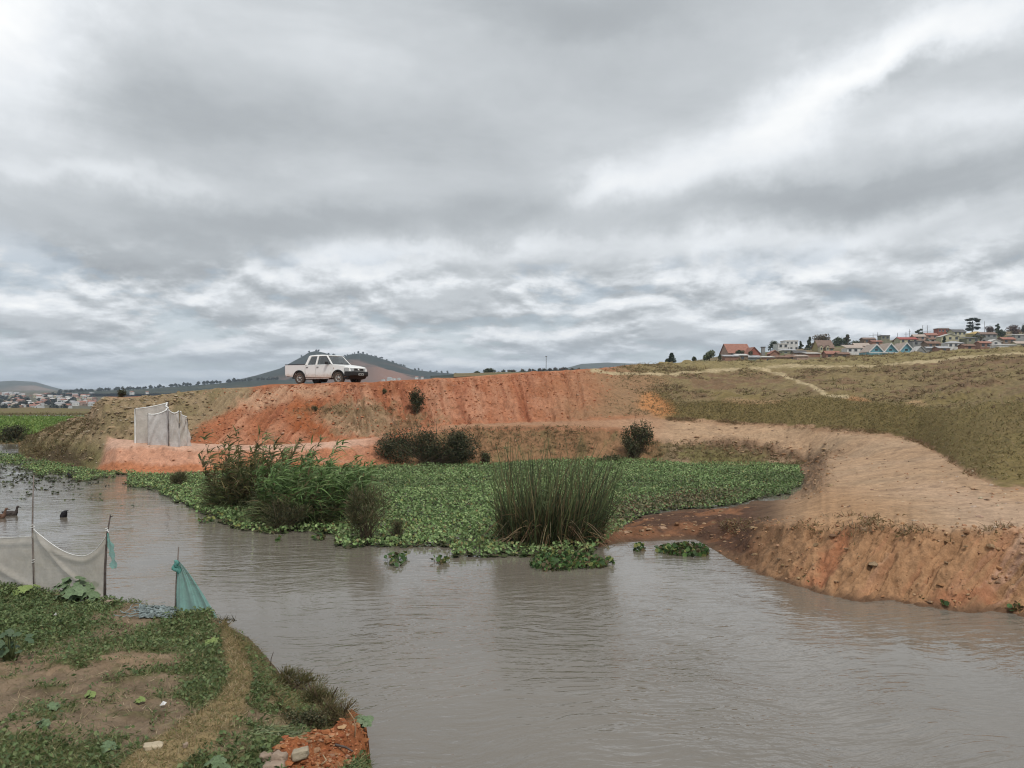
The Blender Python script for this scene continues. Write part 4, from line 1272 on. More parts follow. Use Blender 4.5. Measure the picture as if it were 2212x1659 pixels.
papyrus(onz(1190, 1174), 'tall papyrus clump with feathery tops standing at the water edge')


def bush(base, rx, ry, h, n, size, cols, label, name='bush', twigs=60, lobes=9, low=.08, group=None, aspect=.5, fine=False):
    o = empty(name, base)
    tag(o, label, 'bush', group)
    ph = U(0, 6.28, lobes)
    lc = np.stack([np.cos(ph) * U(.1, .62, lobes) * rx, np.sin(ph) * U(.1, .6, lobes) * ry, U(low + .2, .72, lobes) * h], -1)
    if lobes >= 15:
        ux = U(-.78, .78, lobes)
        lc = np.stack([ux * rx, U(-.5, .5, lobes) * ry, U(.18, .70, lobes) * h * (1 - .45 * ux ** 2)], -1)
    lr = U(.20, .46, lobes) * (1.0 if lobes < 15 else .8)
    k = RNG.integers(0, lobes, n)
    v = unit(RNG.normal(size=(n, 3))) * (U(0, 1, n) ** .42 * np.where(U(0, 1, n) < .12, U(1, 1.45, n), 1))[:, None]
    Pc = lc[k] + v * lr[k][:, None] * np.array((rx, ry, h * .8))
    Pc[:, 2] = np.clip(Pc[:, 2], low * h * U(0, 1.5, n), None)
    c_ = pick(cols, n, .25)
    if fine:
        veg('foliage', ribbons(Pc, unit(v + np.array((.1, 0, .7))), U(.6, 1.6, n) * size * 3, U(.3, .6, n) * size, np.stack([U(-.3, .4, n), U(-.3, .3, n), U(-.3, 0, n)], -1), c_, 2, .1), o)
    else:
        veg('foliage', leaves(Pc, unit(v + RNG.normal(size=(n, 3)) * .6 + np.array((0, 0, .35))), U(.6, 1.3, n) * size, c_, aspect), o)
    tw = twigs
    tgt = lc[RNG.integers(0, lobes, tw)] + RNG.normal(size=(tw, 3)) * np.array((rx, ry, h)) * .2
    p0 = np.stack([U(-.25, .25, tw) * rx, U(-.25, .25, tw) * ry, np.zeros(tw)], -1)
    dv = tgt - p0; Ln = np.linalg.norm(dv, axis=1)
    veg('branches', ribbons(p0, unit(dv), Ln * U(.8, 1.25, tw), U(.012, .04, tw) * max(1, h / 2), np.zeros((tw, 3)), pick([(.09, .065, .045), (.14, .105, .07)], tw), 3, .3), o)
    return o


DK = [(.050, .060, .030), (.075, .080, .040), (.040, .048, .026), (.10, .085, .048), (.085, .095, .045)]
OL = [(.10, .11, .05), (.13, .12, .06), (.075, .085, .04), (.155, .125, .07)]
bush(onz(918, 1006), 2.9, 1.4, 2.9, 14000, .055, DK, 'large dark bush at the foot of the red slope', lobes=22, twigs=260)
bush(onz(845, 1004), .8, .7, 1.3, 1500, .05, [(.12, .085, .05), (.09, .07, .04), (.15, .11, .065)], 'brown leafless shrub at the left flank of the large dark bush', twigs=110)
bush(ground_at(1370, 984) - Vector((0, 0, .1)), 1.25, .9, 2.3, 3200, .06, DK + OL, 'upright dark bush at the bend where the path meets the road', twigs=110)
bush(ground_at(898, 890) - Vector((0, 0, .1)),   .8, .7, 1.7, 1700, .055, DK, 'small dark shrub halfway up the red slope', twigs=50)
bush(onz(1050, 1003), .6, .5, .75, 700, .05, DK + OL, 'small low bush between the dark bush and the papyrus', twigs=30)
bush(onz(1320, 1000), .9, .6, .55, 700, .05, OL, 'low olive scrub beneath the upright dark bush', twigs=40)
bush(onz(790, 1172), .72, .6, 1.55, 3600, .036, OL, 'feathery olive bush standing in the mat before the cane clumps', twigs=70, fine=True)
bush(onz(856, 1165), .3, .3, .55, 600, .03, DK + OL, 'knee high dark bush right of the feathery olive bush', twigs=30, fine=True)
bush(onz(388, 1052), .62, .5, .68, 1500, .035, OL, 'small round bush in the hyacinth left of the cane clumps', twigs=40, fine=True)
bush(onz(505, 1098), .9, .6, 1.0, 2000, .035, [(.11, .10, .055), (.15, .115, .065), (.085, .095, .042)], 'dark brown scrub at the left foot of the cane clumps', twigs=60, fine=True)
bush(onz(610, 1146), 1.0, .5, .85, 2600, .032, DK + OL, 'dark low scrub along the water before the cane clumps', twigs=80, fine=True)
bush(ground_at(248, 858) - Vector((0, -.8, .05)), .45, .4, .55, 500, .05, DK, 'lone dark shrub on top of the embankment end', twigs=20)
bush(ground_at(828, 850) - Vector((0, 0, .05)), .25, .25, .4, 260, .04, OL, 'little olive shrub near the top of the red slope', twigs=12)
bush(ground_at(680, 888) - Vector((0, 0, .05)), .22, .2, .35, 220, .04, OL, 'tiny green shrub on the red slope below the truck', twigs=12)
bush(Vector(at(28, 951, 62.0)), 1.5, 1.0, 1.25, 1800, .07, DK, 'dark waterside bush at the edge of the green field', twigs=40)
bush(near_pt(690, 1530), .38, .34, .34, 2200, .016, [(.17, .15, .07), (.14, .14, .06), (.20, .155, .085), (.12, .12, .055)], 'dry brown shrub hanging over the water at the near bank', twigs=60, fine=True)
bush(near_pt(725, 1560), .30, .28, .28, 1500, .015, [(.16, .135, .065), (.13, .125, .055), (.20, .15, .085)], 'dry twiggy shrub just behind the red clay tip', twigs=60, fine=True)
bush(near_pt(640, 1490), .42, .36, .28, 2000, .016, [(.13, .125, .05), (.10, .105, .04), (.16, .12, .06)], 'olive scrub clinging to the steep side of the near bank', twigs=40, fine=True)
bush(near_pt(655, 1575), .30, .26, .22, 1400, .014, DK + OL, 'dark green shrub behind the pale block at the near bank', twigs=30)

# ------------------------------------------------------------------ pickup truck
M_WHITE = mat('white_paint', (0.84, 0.84, 0.82), 0.25, 3.0, 0.04, spec=0.5)
def paint():
    m, k, b = new_mat('dusty_white_paint')
    tcn = k.n('ShaderNodeTexCoord')
    x, y, z = k.sep(tcn.outputs['Object'])
    n_ = k.noise(tcn.outputs['Object'], 5.0, 5, .65)
    dirt = k.m('MULTIPLY', k.smooth(k.m('ADD', z, k.m('MULTIPLY', n_, -.35)), .55, .18), .75)
    dirt = k.m('ADD', dirt, k.m('MULTIPLY', k.smooth(n_, .45, .75), .04))
    k.put(b.inputs['Base Color'], k.mix(dirt, (.84, .84, .82, 1), (.50, .36, .27, 1)))
    k.put(b.inputs['Roughness'], k.m('ADD', .25, k.m('MULTIPLY', dirt, .5)))
    return m


M_WHITE = paint()
M_MUDW = mat('muddy_white_paint', (0.66, 0.62, 0.57), 0.55, 4.0, 0.25)
M_BLACK = mat('black_plastic', (0.028, 0.026, 0.026), 0.6, 8.0, 0.3)
M_TYRE = mat('dusty_rubber', (0.12, 0.095, 0.075), 0.9, 9.0, 0.45)
M_RIM = mat('dusty_steel', (0.50, 0.47, 0.43), 0.45, 12.0, 0.35, metal=0.3)
M_CHROME = mat('chrome', (0.62, 0.62, 0.62), 0.2, 5.0, 0.1, metal=0.8)
M_LAMP = mat('lamp_glass', (0.42, 0.43, 0.43), 0.12, 9.0, 0.3, spec=0.8)
M_AMBER = mat('amber_glass', (0.45, 0.18, 0.03), 0.2, 9.0, 0.2)
M_REDL = mat('red_glass', (0.30, 0.02, 0.02), 0.2, 9.0, 0.2)
M_GLASS = mat('window_glass', (0.12, 0.135, 0.14), 0.05, 2.0, 0.1, spec=0.9, alpha=0.62)
M_SEAT = mat('seat_cloth', (0.07, 0.07, 0.075), 0.9, 20.0, 0.3)
M_PLATE = mat('plate', (0.55, 0.55, 0.52), 0.5, 30.0, 0.5)


def arc(cx, cz, r, a0, a1, n):
    return [(cx + r * math.cos(a0 + (a1 - a0) * i / n), cz + r * math.sin(a0 + (a1 - a0) * i / n)) for i in range(n + 1)]


def shell(prof, name, m, parent, half=.83, bevel=.025):
    """side profile extruded to the vehicle's width, drawn in towards the roof and the nose"""
    n = len(prof)
    vs = []
    for sgn in (-1, 1):
        for x, z in prof:
            w_ = half * (1 - .035 * max(0, (z - .75)) / .4) * (1 - .075 * max(0, (x - 3.1) / .65) ** 2)
            vs.append((x, sgn * w_, z))
    fs = [tuple(range(n)), tuple(range(2 * n - 1, n - 1, -1))] + [(i, i + n, (i + 1) % n + n, (i + 1) % n) for i in range(n)]
    return poly(name, vs, fs, m, parent, False, bevel, 2)


def wheel(parent, x, y, sgn, steel):
    tyre_m = MB()
    n = 28
    prof = [(.20, -.085), (.30, -.11), (.345, -.10), (.36, -.06), (.362, 0), (.36, .06), (.345, .10), (.30, .11), (.20, .085)]
    vs, fs = [], []
    for k in range(n):
        th = 2 * math.pi * k / n
        for r, w_ in prof: vs.append((math.cos(th) * r, w_, math.sin(th) * r))
    m_ = len(prof)
    for k in range(n):
        for j in range(m_ - 1):
            a = k * m_ + j; b = ((k + 1) % n) * m_ + j
            fs.append((a, b, b + 1, a + 1))
    w = poly('wheel', vs, fs, M_TYRE, parent, True, loc=(x, y, .355))
    rim = MB()
    o_ = sgn * .075
    ring = []
    for r, yy in ((.215, o_ + sgn * .015), (.19, o_ + sgn * .005), (.165, o_ - sgn * .02), (.09, o_ - sgn * (.03 if steel else .01)), (.06, o_ + sgn * .025), (.0, o_ + sgn * .03)):
        ring.append([(math.cos(2 * math.pi * k / 24) * r, yy, math.sin(2 * math.pi * k / 24) * r) for k in range(24)])
    vs = [p for r in ring for p in r]
    fs = [(i * 24 + k, i * 24 + (k + 1) % 24, (i + 1) * 24 + (k + 1) % 24, (i + 1) * 24 + k) for i in range(5) for k in range(24)]
    poly('rim', vs, fs, M_RIM, w, True)
    for k in range(6):
        th = 2 * math.pi * k / 6
        MB().box((math.cos(th) * .13, o_ + sgn * .002 - (sgn * .02), math.sin(th) * .13), (.05, .05, .05)).build('rim_hole', M_BLACK, w)
    return w


TR = Vector(at(688.4, 829.5, 49.65))
TH = R(-29.0)
truck = empty('pickup_truck', (0, 0, 0), TH)
_mid = Matrix.Rotation(TH, 3, 'Z') @ Vector((1.475 * 1.05, -.84, 0))
truck.scale = (1.05, 1.05, 1.03)
truck.location = Vector((TR.x, TR.y, 4.36)) - _mid
tag(truck, 'white double cab pickup truck parked on top of the red embankment', 'truck')
fa = arc(2.95, .36, .44, math.pi, 0, 12)
body = [(.43, .40)] + [(2.42, .36)] + [(2.51, .36)] + fa + [(3.42, .42), (3.70, .45), (3.73, .72), (3.71, .90), (3.62, .975), (3.30, 1.05), (2.90, 1.11), (2.50, 1.155), (.43, 1.14)]
shell(body, 'body', M_WHITE, truck)
ra = arc(0, .36, .44, 0, math.pi, 12)
bedp = [(-1.11, .50), (-1.11, 1.15), (.41, 1.15), (.41, .42), (.46 - .02, .36)][:4] + [(.41, .40)] + ra[:] + [(-.9, .44)]
bp = [(.41, 1.15), (.41, .40), (.44, .36)] + ra[1:] + [(-.5, .44), (-1.05, .50), (-1.11, .56), (-1.11, 1.15)]
bed = MB()
for s_ in (-1, 1):
    bed.prism(bp, s_ * .83, s_ * .77)
bed.box((-1.08, 0, .84), (.05, 1.54, .62)); bed.box((.38, 0, .78), (.05, 1.54, .70)); bed.box((-.35, 0, .60), (1.42, 1.54, .04))
cb = bed.build('cargo_bed', M_WHITE, truck)
rl = MB()
for s_ in (-1, 1): rl.box((-.35, s_ * .80, 1.17), (1.53, .075, .04))
rl.box((-1.08, 0, 1.17), (.07, 1.6, .04))
rl.build('bed_rail', M_BLACK, cb)
# greenhouse: roof, pillars, panes
roof = [(.62, 1.66), (.66, 1.70), (1.1, 1.735), (1.6, 1.735), (1.95, 1.71), (2.06, 1.675), (2.0, 1.655), (.7, 1.635)]
rv = []
for s_ in (-1, 1):
    for x, z in roof: rv.append((x, s_ * (.665 if z < 1.70 else .60), z))
n = len(roof)
rf = [tuple(range(n)), tuple(range(2 * n - 1, n - 1, -1))] + [(i, i + n, (i + 1) % n + n, (i + 1) % n) for i in range(n)]
poly('roof', rv, rf, M_WHITE, truck, False, .015, 2)


def strip(name, a, b, wa, wb, thick, parent, m):
    """flat sided pillar between two points, wide along x"""
    vs = []
    for p, w_ in ((a, wa), (b, wb)):
        for dx_, dy_ in ((-w_ / 2, -thick / 2), (w_ / 2, -thick / 2), (w_ / 2, thick / 2), (-w_ / 2, thick / 2)):
            vs.append((p[0] + dx_, p[1] + dy_, p[2]))
    return poly(name, vs, [(3, 2, 1, 0), (4, 5, 6, 7), (0, 1, 5, 4), (1, 2, 6, 5), (2, 3, 7, 6), (3, 0, 4, 7)], m, parent, False, .008, 1)


for s_ in (-1, 1):
    yb, yt = s_ * .785, s_ * .645
    strip('pillar', (.52, yb, 1.13), (.74, yt, 1.67), .18, .20, .07, truck, M_WHITE)
    strip('pillar', (1.275, yb, 1.13), (1.33, yt, 1.67), .11, .10, .06, truck, M_WHITE)
    strip('pillar', (2.47, yb, 1.15), (1.98, yt, 1.67), .09, .09, .06, truck, M_WHITE)
poly('windscreen', [(2.49, -.75, 1.15), (2.49, .75, 1.15), (2.02, .62, 1.665), (2.02, -.62, 1.665)], [(0, 1, 2, 3)], M_GLASS, truck)
poly('rear_window', [(.46, .72, 1.15), (.46, -.72, 1.15), (.68, -.60, 1.65), (.68, .60, 1.65)], [(0, 1, 2, 3)], M_GLASS, truck)
for x in (1.05, 1.95):
    for s_ in (-.36, .36):
        st = MB().box((x - .25, s_, 1.18), (.14, .48, .62)).box((x - .27, s_, 1.54), (.10, .24, .16))
        st.build('seat', M_SEAT, truck, bevel=.03)
tr_ = arc(2.15, 1.16, .18, 0, 2 * math.pi, 14)
MB().tube([(2.15 - .06 * math.sin(t) , .36 + .18 * math.cos(t), 1.16 + .17 * math.sin(t)) for t in np.linspace(0, 6.283, 15)], .014, 5).build('steering_wheel', M_BLACK, truck)
for s_ in (-1, 1):
    yb, yt = s_ * .79, s_ * .655
    for nm, x0, x1, xt0, xt1 in (('front_door', 1.30, 2.40, 1.38, 1.90), ('rear_door', .50, 1.26, .80, 1.28)):
        low_x1 = x1
        pr = [(x0, .40), (low_x1, .38), (low_x1, 1.11), (x0, 1.11)]
        if nm == 'rear_door':
            pr = [(.62, .40), (x1, .40), (x1, 1.11), (x0, 1.11), (x0, .70)]
        vs = [(x, s_ * (.833 - .008 * max(0, z - .75)), z) for x, z in pr] + [(x, s_ * (.845 - .035 * max(0, z - .75)), z) for x, z in pr]
        k = len(pr)
        fs = [tuple(range(k)), tuple(range(2 * k - 1, k - 1, -1))] + [(i, i + k, (i + 1) % k + k, (i + 1) % k) for i in range(k)]
        d = poly(nm, vs, fs, M_WHITE, truck, False, .008, 1)
        if nm == 'front_door':
            wv = [(1.37, yb, 1.16), (2.36, yb, 1.16), (1.93, yt, 1.64), (1.40, yt, 1.64)]
        else:
            wv = [(.66, yb, 1.16), (1.21, yb, 1.16), (1.26, yt, 1.64), (.82, yt, 1.64)]
        poly('window', wv, [(0, 1, 2, 3)], M_GLASS, d)
        MB().box((x0 + .12, s_ * .85, 1.0), (.15, .03, .035)).build('handle', M_BLACK, d, bevel=.006)
    mr = MB().box((2.18, s_ * .93, 1.22), (.13, .16, .17)).box((2.25, s_ * .83, 1.17), (.06, .12, .04))
    mr.build('side_mirror', M_BLACK, truck, bevel=.02)
    hl = [(3.40, s_ * .845, .76), (3.70, s_ * .775, .755), (3.765, s_ * .42, .755), (3.755, s_ * .42, .915), (3.69, s_ * .765, .935), (3.40, s_ * .84, .925)]
    hv = hl + [(p[0] - .06, p[1] * .93, p[2]) for p in hl]
    hf = [(0, 1, 4, 5), (1, 2, 3, 4)] + [(i, i + 6, (i + 1) % 6 + 6, (i + 1) % 6) for i in range(6)]
    poly('headlight', hv, hf, M_LAMP, truck)
    MB().box((2.62, s_ * .835, .93), (.06, .02, .03)).build('indicator', M_AMBER, truck)
    MB().box((-1.10, s_ * .76, .86), (.06, .13, .30)).build('tail_light', M_REDL, truck, bevel=.01)
    for cx_ in (0, 2.95):
        fl = MB()
        pts_o, pts_i = arc(cx_, .36, .475, math.pi * (1.0 if cx_ == 0 else 1.0), 0, 14), arc(cx_, .36, .425, math.pi, 0, 14)
        for i in range(14):
            a, b, c_, d_ = pts_o[i], pts_o[i + 1], pts_i[i + 1], pts_i[i]
            fl.add([(p[0], s_ * yy, p[1]) for yy in (.825, .865) for p in (a, b, c_, d_)],
                   [(3, 2, 1, 0), (4, 5, 6, 7), (0, 1, 5, 4), (1, 2, 6, 5), (2, 3, 7, 6), (3, 0, 4, 7)])
        fl.build('wheel_arch', M_BLACK, truck)
    wheel(truck, 0, s_ * .72, s_, True)
    wheel(truck, 2.95, s_ * .72, s_, False)
    MB().box((1.35, s_ * .77, .335), (1.75, .08, .08)).build('sill', M_MUDW, truck, bevel=.02)
gr = MB().box((3.735, 0, .83), (.03, .82, .15)).build('grille', M_BLACK, truck)
fr = MB().box((3.75, 0, .905), (.03, .86, .025)).box((3.75, 0, .755), (.03, .86, .025))
for yy in (-.42, .42): fr.box((3.75, yy, .83), (.03, .025, .14))
fr.add([(3.76, -.12, .905), (3.76, .12, .905), (3.76, .07, .76), (3.76, -.07, .76), (3.735, -.12, .905), (3.735, .12, .905), (3.735, .07, .76), (3.735, -.07, .76)],
       [(0, 1, 2, 3), (0, 4, 5, 1), (1, 5, 6, 2), (2, 6, 7, 3), (3, 7, 4, 0)])
fr.build('grille_frame', M_CHROME, gr)
em = MB().tube([(3.775, .055 * math.cos(t), .835 + .055 * math.sin(t)) for t in np.linspace(0, 6.283, 17)], .009, 5).box((3.775, 0, .835), (.012, .15, .028))
em.build('emblem', M_CHROME, gr)
bm_ = [(3.40, .44), (3.78, .44), (3.83, .52), (3.83, .70), (3.76, .735), (3.40, .72)]
shell(bm_, 'front_bumper', M_BLACK, truck, .86, .03)
shell([(3.30, .26), (3.62, .30), (3.74, .45), (3.30, .45)], 'lower_guard', M_BLACK, truck, .80, .02)
pl = MB().box((3.845, .10, .56), (.012, .44, .115)).build('number_plate', M_PLATE, truck)
MB().box((3.854, .02, .56), (.006, .14, .06)).box((3.854, .20, .56), (.006, .12, .06)).build('plate_characters', M_BLACK, pl)
MB().box((-1.16, 0, .50), (.08, 1.3, .10)).build('rear_bumper', M_CHROME, truck, bevel=.02)
MB().box((0, 0, .62), (.84, 1.40, .42)).box((2.95, 0, .60), (.84, 1.40, .40)).box((1.35, 0, .42), (4.6, .8, .16)).box((0, 0, .34), (.14, 1.4, .14)).box((2.95, 0, .34), (.14, 1.4, .14)).build('chassis', M_BLACK, truck)
MB().tube([(.95, -.35, .30), (.95, .35, .30)], .20, 16).build('silencer', M_BLACK, truck)
wp = MB().tube([(2.50, -.35, 1.17), (2.42, .25, 1.235)], .008, 4).tube([(2.50, .25, 1.17), (2.42, .68, 1.235)], .008, 4)
wp.build('wipers', M_BLACK, truck)

# ------------------------------------------------------------------ mesh shelter on the terrace
def cloth_mat(name, col, alpha, scale=14.0, trans=.3):
    m, k, b = new_mat(name)
    tcn = k.n('ShaderNodeTexCoord')
    n_ = k.noise(tcn.outputs['Object'], scale * .25, 4, .6)
    c_ = k.mix(k.smooth(n_, .3, .7), rgba([q_ * .82 for q_ in col]), rgba(col))
    k.put(b.inputs['Base Color'], c_)
    b.inputs['Roughness'].default_value = .85
    b.inputs['Specular IOR Level'].default_value = .15
    tl = k.n('ShaderNodeBsdfTranslucent'); k.put(tl.inputs[0], c_)
    mx = k.n('ShaderNodeMixShader'); mx.inputs[0].default_value = trans
    k.t.links.new(b.outputs[0], mx.inputs[1]); k.t.links.new(tl.outputs[0], mx.inputs[2])
    tp = k.n('ShaderNodeBsdfTransparent')
    mx2 = k.n('ShaderNodeMixShader')
    # open weave: slightly uneven
    n2_ = k.noise(tcn.outputs['Object'], scale, 3, .6)
    k.put(mx2.inputs[0], k.m('ADD', alpha - .1, k.m('MULTIPLY', n2_, .2)))
    k.t.links.new(tp.outputs[0], mx2.inputs[1]); k.t.links.new(mx.outputs[0], mx2.inputs[2])
    k.t.links.new(mx2.outputs[0], k.t.nodes['Material Output'].inputs[0])
    return m


M_SHADE = cloth_mat('pale_mesh_cloth', (.72, .70, .69), .80)
M_SHADE2 = cloth_mat('thin_mesh_cloth', (.68, .65, .62), .80)
M_HEM = mat('white_hem', (.82, .82, .80), .8, 20, .12)
M_NET = cloth_mat('beige_netting', (.56, .52, .45), .72, 20, .35)
M_TEAL = cloth_mat('turquoise_netting', (.21, .50, .45), .72, 30, .4)
M_WOOD = mat('weathered_pole', (.24, .20, .18), .9, 14, .4, bump=.3)
M_DARKW = mat('dark_stick', (.12, .095, .085), .9, 14, .4, bump=.3)


def cloth(name, tl, tr, bl_, br, m, parent, sag=0.05, nu=22, nv=18, wr=.03, seed=1, hem=None, bulge=0.0):
    tl, tr, bl_, br = (np.array(v, float) for v in (tl, tr, bl_, br))
    u = np.linspace(0, 1, nu)[None, :, None]; v = np.linspace(0, 1, nv)[:, None, None]
    top = tl + (tr - tl) * u; bot = bl_ + (br - bl_) * u
    top = top - np.array((0, 0, 1.)) * sag * 4 * u * (1 - u)
    G_ = top + (bot - top) * v
    nrm = np.cross((tr - tl), np.array((0, 0, 1.))); nrm /= np.linalg.norm(nrm) + 1e-9
    uu, vv = np.broadcast_arrays(u[..., 0], v[..., 0])
    w_ = (fbm(uu * 4 + vv * 2.2 + seed * 3.1, vv * 1.3 + seed, 4, seed) + .5 * np.abs(fbm(uu * 3 - vv * 3 + seed, vv * 2, 3, seed + 5))) * wr * 2.4 + bulge * np.sin(np.pi * uu) * np.sin(np.pi * vv)
    G_ = G_ + nrm * w_[..., None]
    me = fast_mesh(name, G_.reshape(-1, 3), grid_faces(nv, nu))
    o = link(name, me, m, parent)
    if hem:
        pts = [tuple(G_[0, i] + np.array((0, 0, .0))) for i in range(nu)]
        MB().tube(pts, hem, 5).build('hem', M_HEM, o, True)
    return o


sb = at(345, 962, 41.2)
shel = empty('mesh_shelter', sb)
tag(shel, 'pale grey mesh cloth shelter on wooden posts on the red terrace', 'shelter')
gsh = lambda dx_: 0.0
posts = dict(A=(-1.32, .15, 1.84), B=(.10, .75, 2.14), C=(.34, .10, 1.80), D=(-.46, -.30, 1.58), E=(.55, -.25, 1.80), Fp=(1.00, -.10, 1.72), Gp=(1.24, .35, 1.30))
for k, (x, y, h) in posts.items():
    MB().tube([(x, y + .02, -.25), (x + .01, y + .02, h * .5), (x, y + .02, h + .05)], .022, 6).build('post', M_DARKW, shel)


def pan(a, b, sag, seed, tops=(0, 0), hem=.018, wr=.05, spread=(0, 0), mm=None):
    (xa, ya, ha), (xb, yb, hb_) = posts[a], posts[b]
    return cloth('cloth_panel', (xa, ya, ha), (xb, yb, hb_), (xa + spread[0], ya - .02, -.06), (xb + spread[1], yb - .02, -.06), mm or M_SHADE, shel, sag, wr=wr, seed=seed, hem=hem)


pan('A', 'B', .05, 1, hem=.024, mm=M_SHADE2); pan('B', 'C', .03, 2, hem=.03); pan('D', 'C', .10, 3, hem=.032, wr=.07); pan('C', 'E', .0, 4, hem=0.0, wr=.03)
pan('E', 'Fp', .14, 5, hem=.032, spread=(.06, .10), wr=.08); pan('Fp', 'Gp', .02, 6, hem=.024, wr=.10, spread=(.08, .22), mm=M_SHADE2)
fl_ = cloth('cloth_flap', (-1.34, .10, 1.84), (-1.24, .06, 1.80), (-1.33, .08, .0), (-1.20, .05, .1), M_HEM, shel, 0, 5, 14, .03, 9)

# ------------------------------------------------------------------ net fence on the near bank
def pole(parent, pts, r0, r1, m, fork=False):
    t = MB().tube(pts, [r0 + (r1 - r0) * i / (len(pts) - 1) for i in range(len(pts))], 7)
    if fork:
        e = Vector(pts[-1]); t.tube([e, e + Vector((.05, 0, .02))], [r1, r1 * .5], 5); t.tube([e, e + Vector((.0, 0, .045))], [r1, r1 * .5], 5)
    return t.build('pole', m, parent, True)


nb0, nb1, nb2 = onz(-130, 1256, .6), onz(75, 1274, .6), onz(226, 1298, .6)
fence = empty('net_fence', nb1)
tag(fence, 'sagging beige net fence tied to thin poles along the garden', 'fence')


def rel(v): return v - nb1


def up_to(x, y, base): return rel(at(x, y, base.y))


pole(fence, [rel(nb1) - Vector((0, 0, .2)), up_to(72, 1200, nb1), up_to(70, 1140, nb1), up_to(71, 1080, nb1), up_to(73, 1026, nb1)], .022, .008, M_WOOD)
pole(fence, [rel(nb2) - Vector((0, 0, .2)), up_to(227, 1230, nb2), up_to(231, 1155, nb2), up_to(238, 1117, nb2)], .024, .011, M_DARKW, True)
pole(fence, [rel(nb0) - Vector((0, 0, .2)), up_to(-132, 1120, nb0)], .022, .012, M_WOOD)


def net(t0, t1, b0, b1, sag, low_u, seed, rope):
    t0, t1, b0, b1 = (np.array(v) for v in (t0, t1, b0, b1))
    nu, nv = 40, 26
    u = np.linspace(0, 1, nu); v = np.linspace(0, 1, nv)
    prof_ = np.where(u < low_u, np.sin(u / low_u * math.pi / 2), np.sin((1 - (u - low_u) / (1 - low_u)) * math.pi / 2) ** .8)
    top = t0 + (t1 - t0) * u[:, None] - np.array((0, 0, 1.)) * (sag * prof_)[:, None]
    bot = b0 + (b1 - b0) * u[:, None]
    G_ = top[None] + (bot - top)[None] * v[:, None, None]
    uu, vv = np.meshgrid(u, v)
    fold = .05 * np.exp(-((uu - vv * .95 - .05) / .05) ** 2) + .035 * np.exp(-((vv - .12) / .05) ** 2) + .02 * fbm(uu * 4, vv * 3, 3, seed)
    G_[..., 1] -= fold
    o = link('net_panel', fast_mesh('net_panel', G_.reshape(-1, 3), grid_faces(nv, nu)), M_NET, fence)
    MB().tube([tuple(p) for p in top], rope, 5).build('rope', M_HEM, o, True)
    return o


net(up_to(71, 1142, nb1), up_to(231, 1152, nb2), rel(nb1), rel(nb2), .40, .66, 1, .006)
net(up_to(-132, 1150, nb0), up_to(70, 1158, nb1), rel(nb0), rel(nb1), .06, .4, 2, .004)
for (x, y, b_) in ((70, 1140, nb1), (231, 1147, nb2), (73, 1215, nb1)):
    c_ = up_to(x, y, b_)
    MB().tube([c_ + Vector((.028 * math.cos(t), .028 * math.sin(t), .006 * t - .02)) for t in np.linspace(0, 12, 26)], .006, 4).build('tie', M_HEM, fence, True)
c0_ = at(234, 1150, nb2.y - .05)
stp = empty('turquoise_rag', c0_)
tag(stp, 'torn turquoise net rag hanging from the forked pole', 'rag')
rows_ = np.linspace(0, 1, 26)
gv = []
for r in rows_:
    cx_ = at(233 + r * 15, 1152 + r * 76, nb2.y - .05) - c0_
    w_ = .012 + .032 * min(1, r * 2.2) * (1 + .5 * math.sin(r * 23))
    for q_ in np.linspace(-1, 1, 5):
        gv.append((cx_.x + q_ * w_ * (1 + .2 * math.sin(r * 17 + q_)), cx_.y + .02 * math.sin(q_ * 4 + r * 9), cx_.z + .012 * math.sin(q_ * 7)))
me_ = fast_mesh('rag_cloth', gv, grid_faces(26, 5)); link('rag_cloth', me_, M_TEAL, stp)
MB().tube([(0, 0, 0), tuple(at(232, 1143, nb2.y - .03) - c0_)], .006, 4).build('cord', M_HEM, stp)

# the turquoise net hanging on its own pole
tb = onz(379, 1322, .55)
tn = empty('turquoise_net', tb)
tag(tn, 'turquoise net bunched on a pole and draped down to the bank', 'net')
relt = lambda x, y, dy=0.0: at(x, y, tb.y + dy) - tb
MB().tube([relt(379, 1345), relt(380, 1270), relt(383, 1225), relt(386, 1181)], [.016, .014, .012, .009], 6).build('pole', M_WOOD, tn, True)
nu, nv = 30, 30
V_ = []
for j in range(nv):
    v = j / (nv - 1)
    for i in range(nu):
        u = i / (nu - 1)
        xl, yl = 383 - 6 * v, 1213 + 120 * v
        xr, yr = 386 + 92 * v ** .85, 1212 + 130 * v
        x = xl + (xr - xl) * u; y = yl + (yr - yl) * u + 4 * math.sin(u * 9) * v
        p = relt(x, y + v * 5 * math.sin(u * 13 + 1), -.03 - .16 * v * math.sin(u * math.pi) + .075 * math.sin(u * 17 + 2 * math.sin(v * 2)) * (.15 + v) + .02 * math.sin(u * 43 + v * 7))
        V_.append(p)
link('drape', fast_mesh('drape', [tuple(p) for p in V_], grid_faces(nv, nu)), M_TEAL, tn)
kn = []
for k in range(5):
    a = relt(378 + k * 1.6, 1210 + k * 2, -.04)
    pts = [a + Vector((.03 * math.sin(t + k), -.02 * math.cos(t * 1.3), -.028 * t)) for t in np.linspace(0, 5.5, 10)]
    kn.append(pts)
kb = MB()
for pts in kn: kb.tube(pts, [.012, .03, .034, .03, .032, .028, .03, .024, .018, .008], 6)
kb.build('knot', M_TEAL, tn, True)
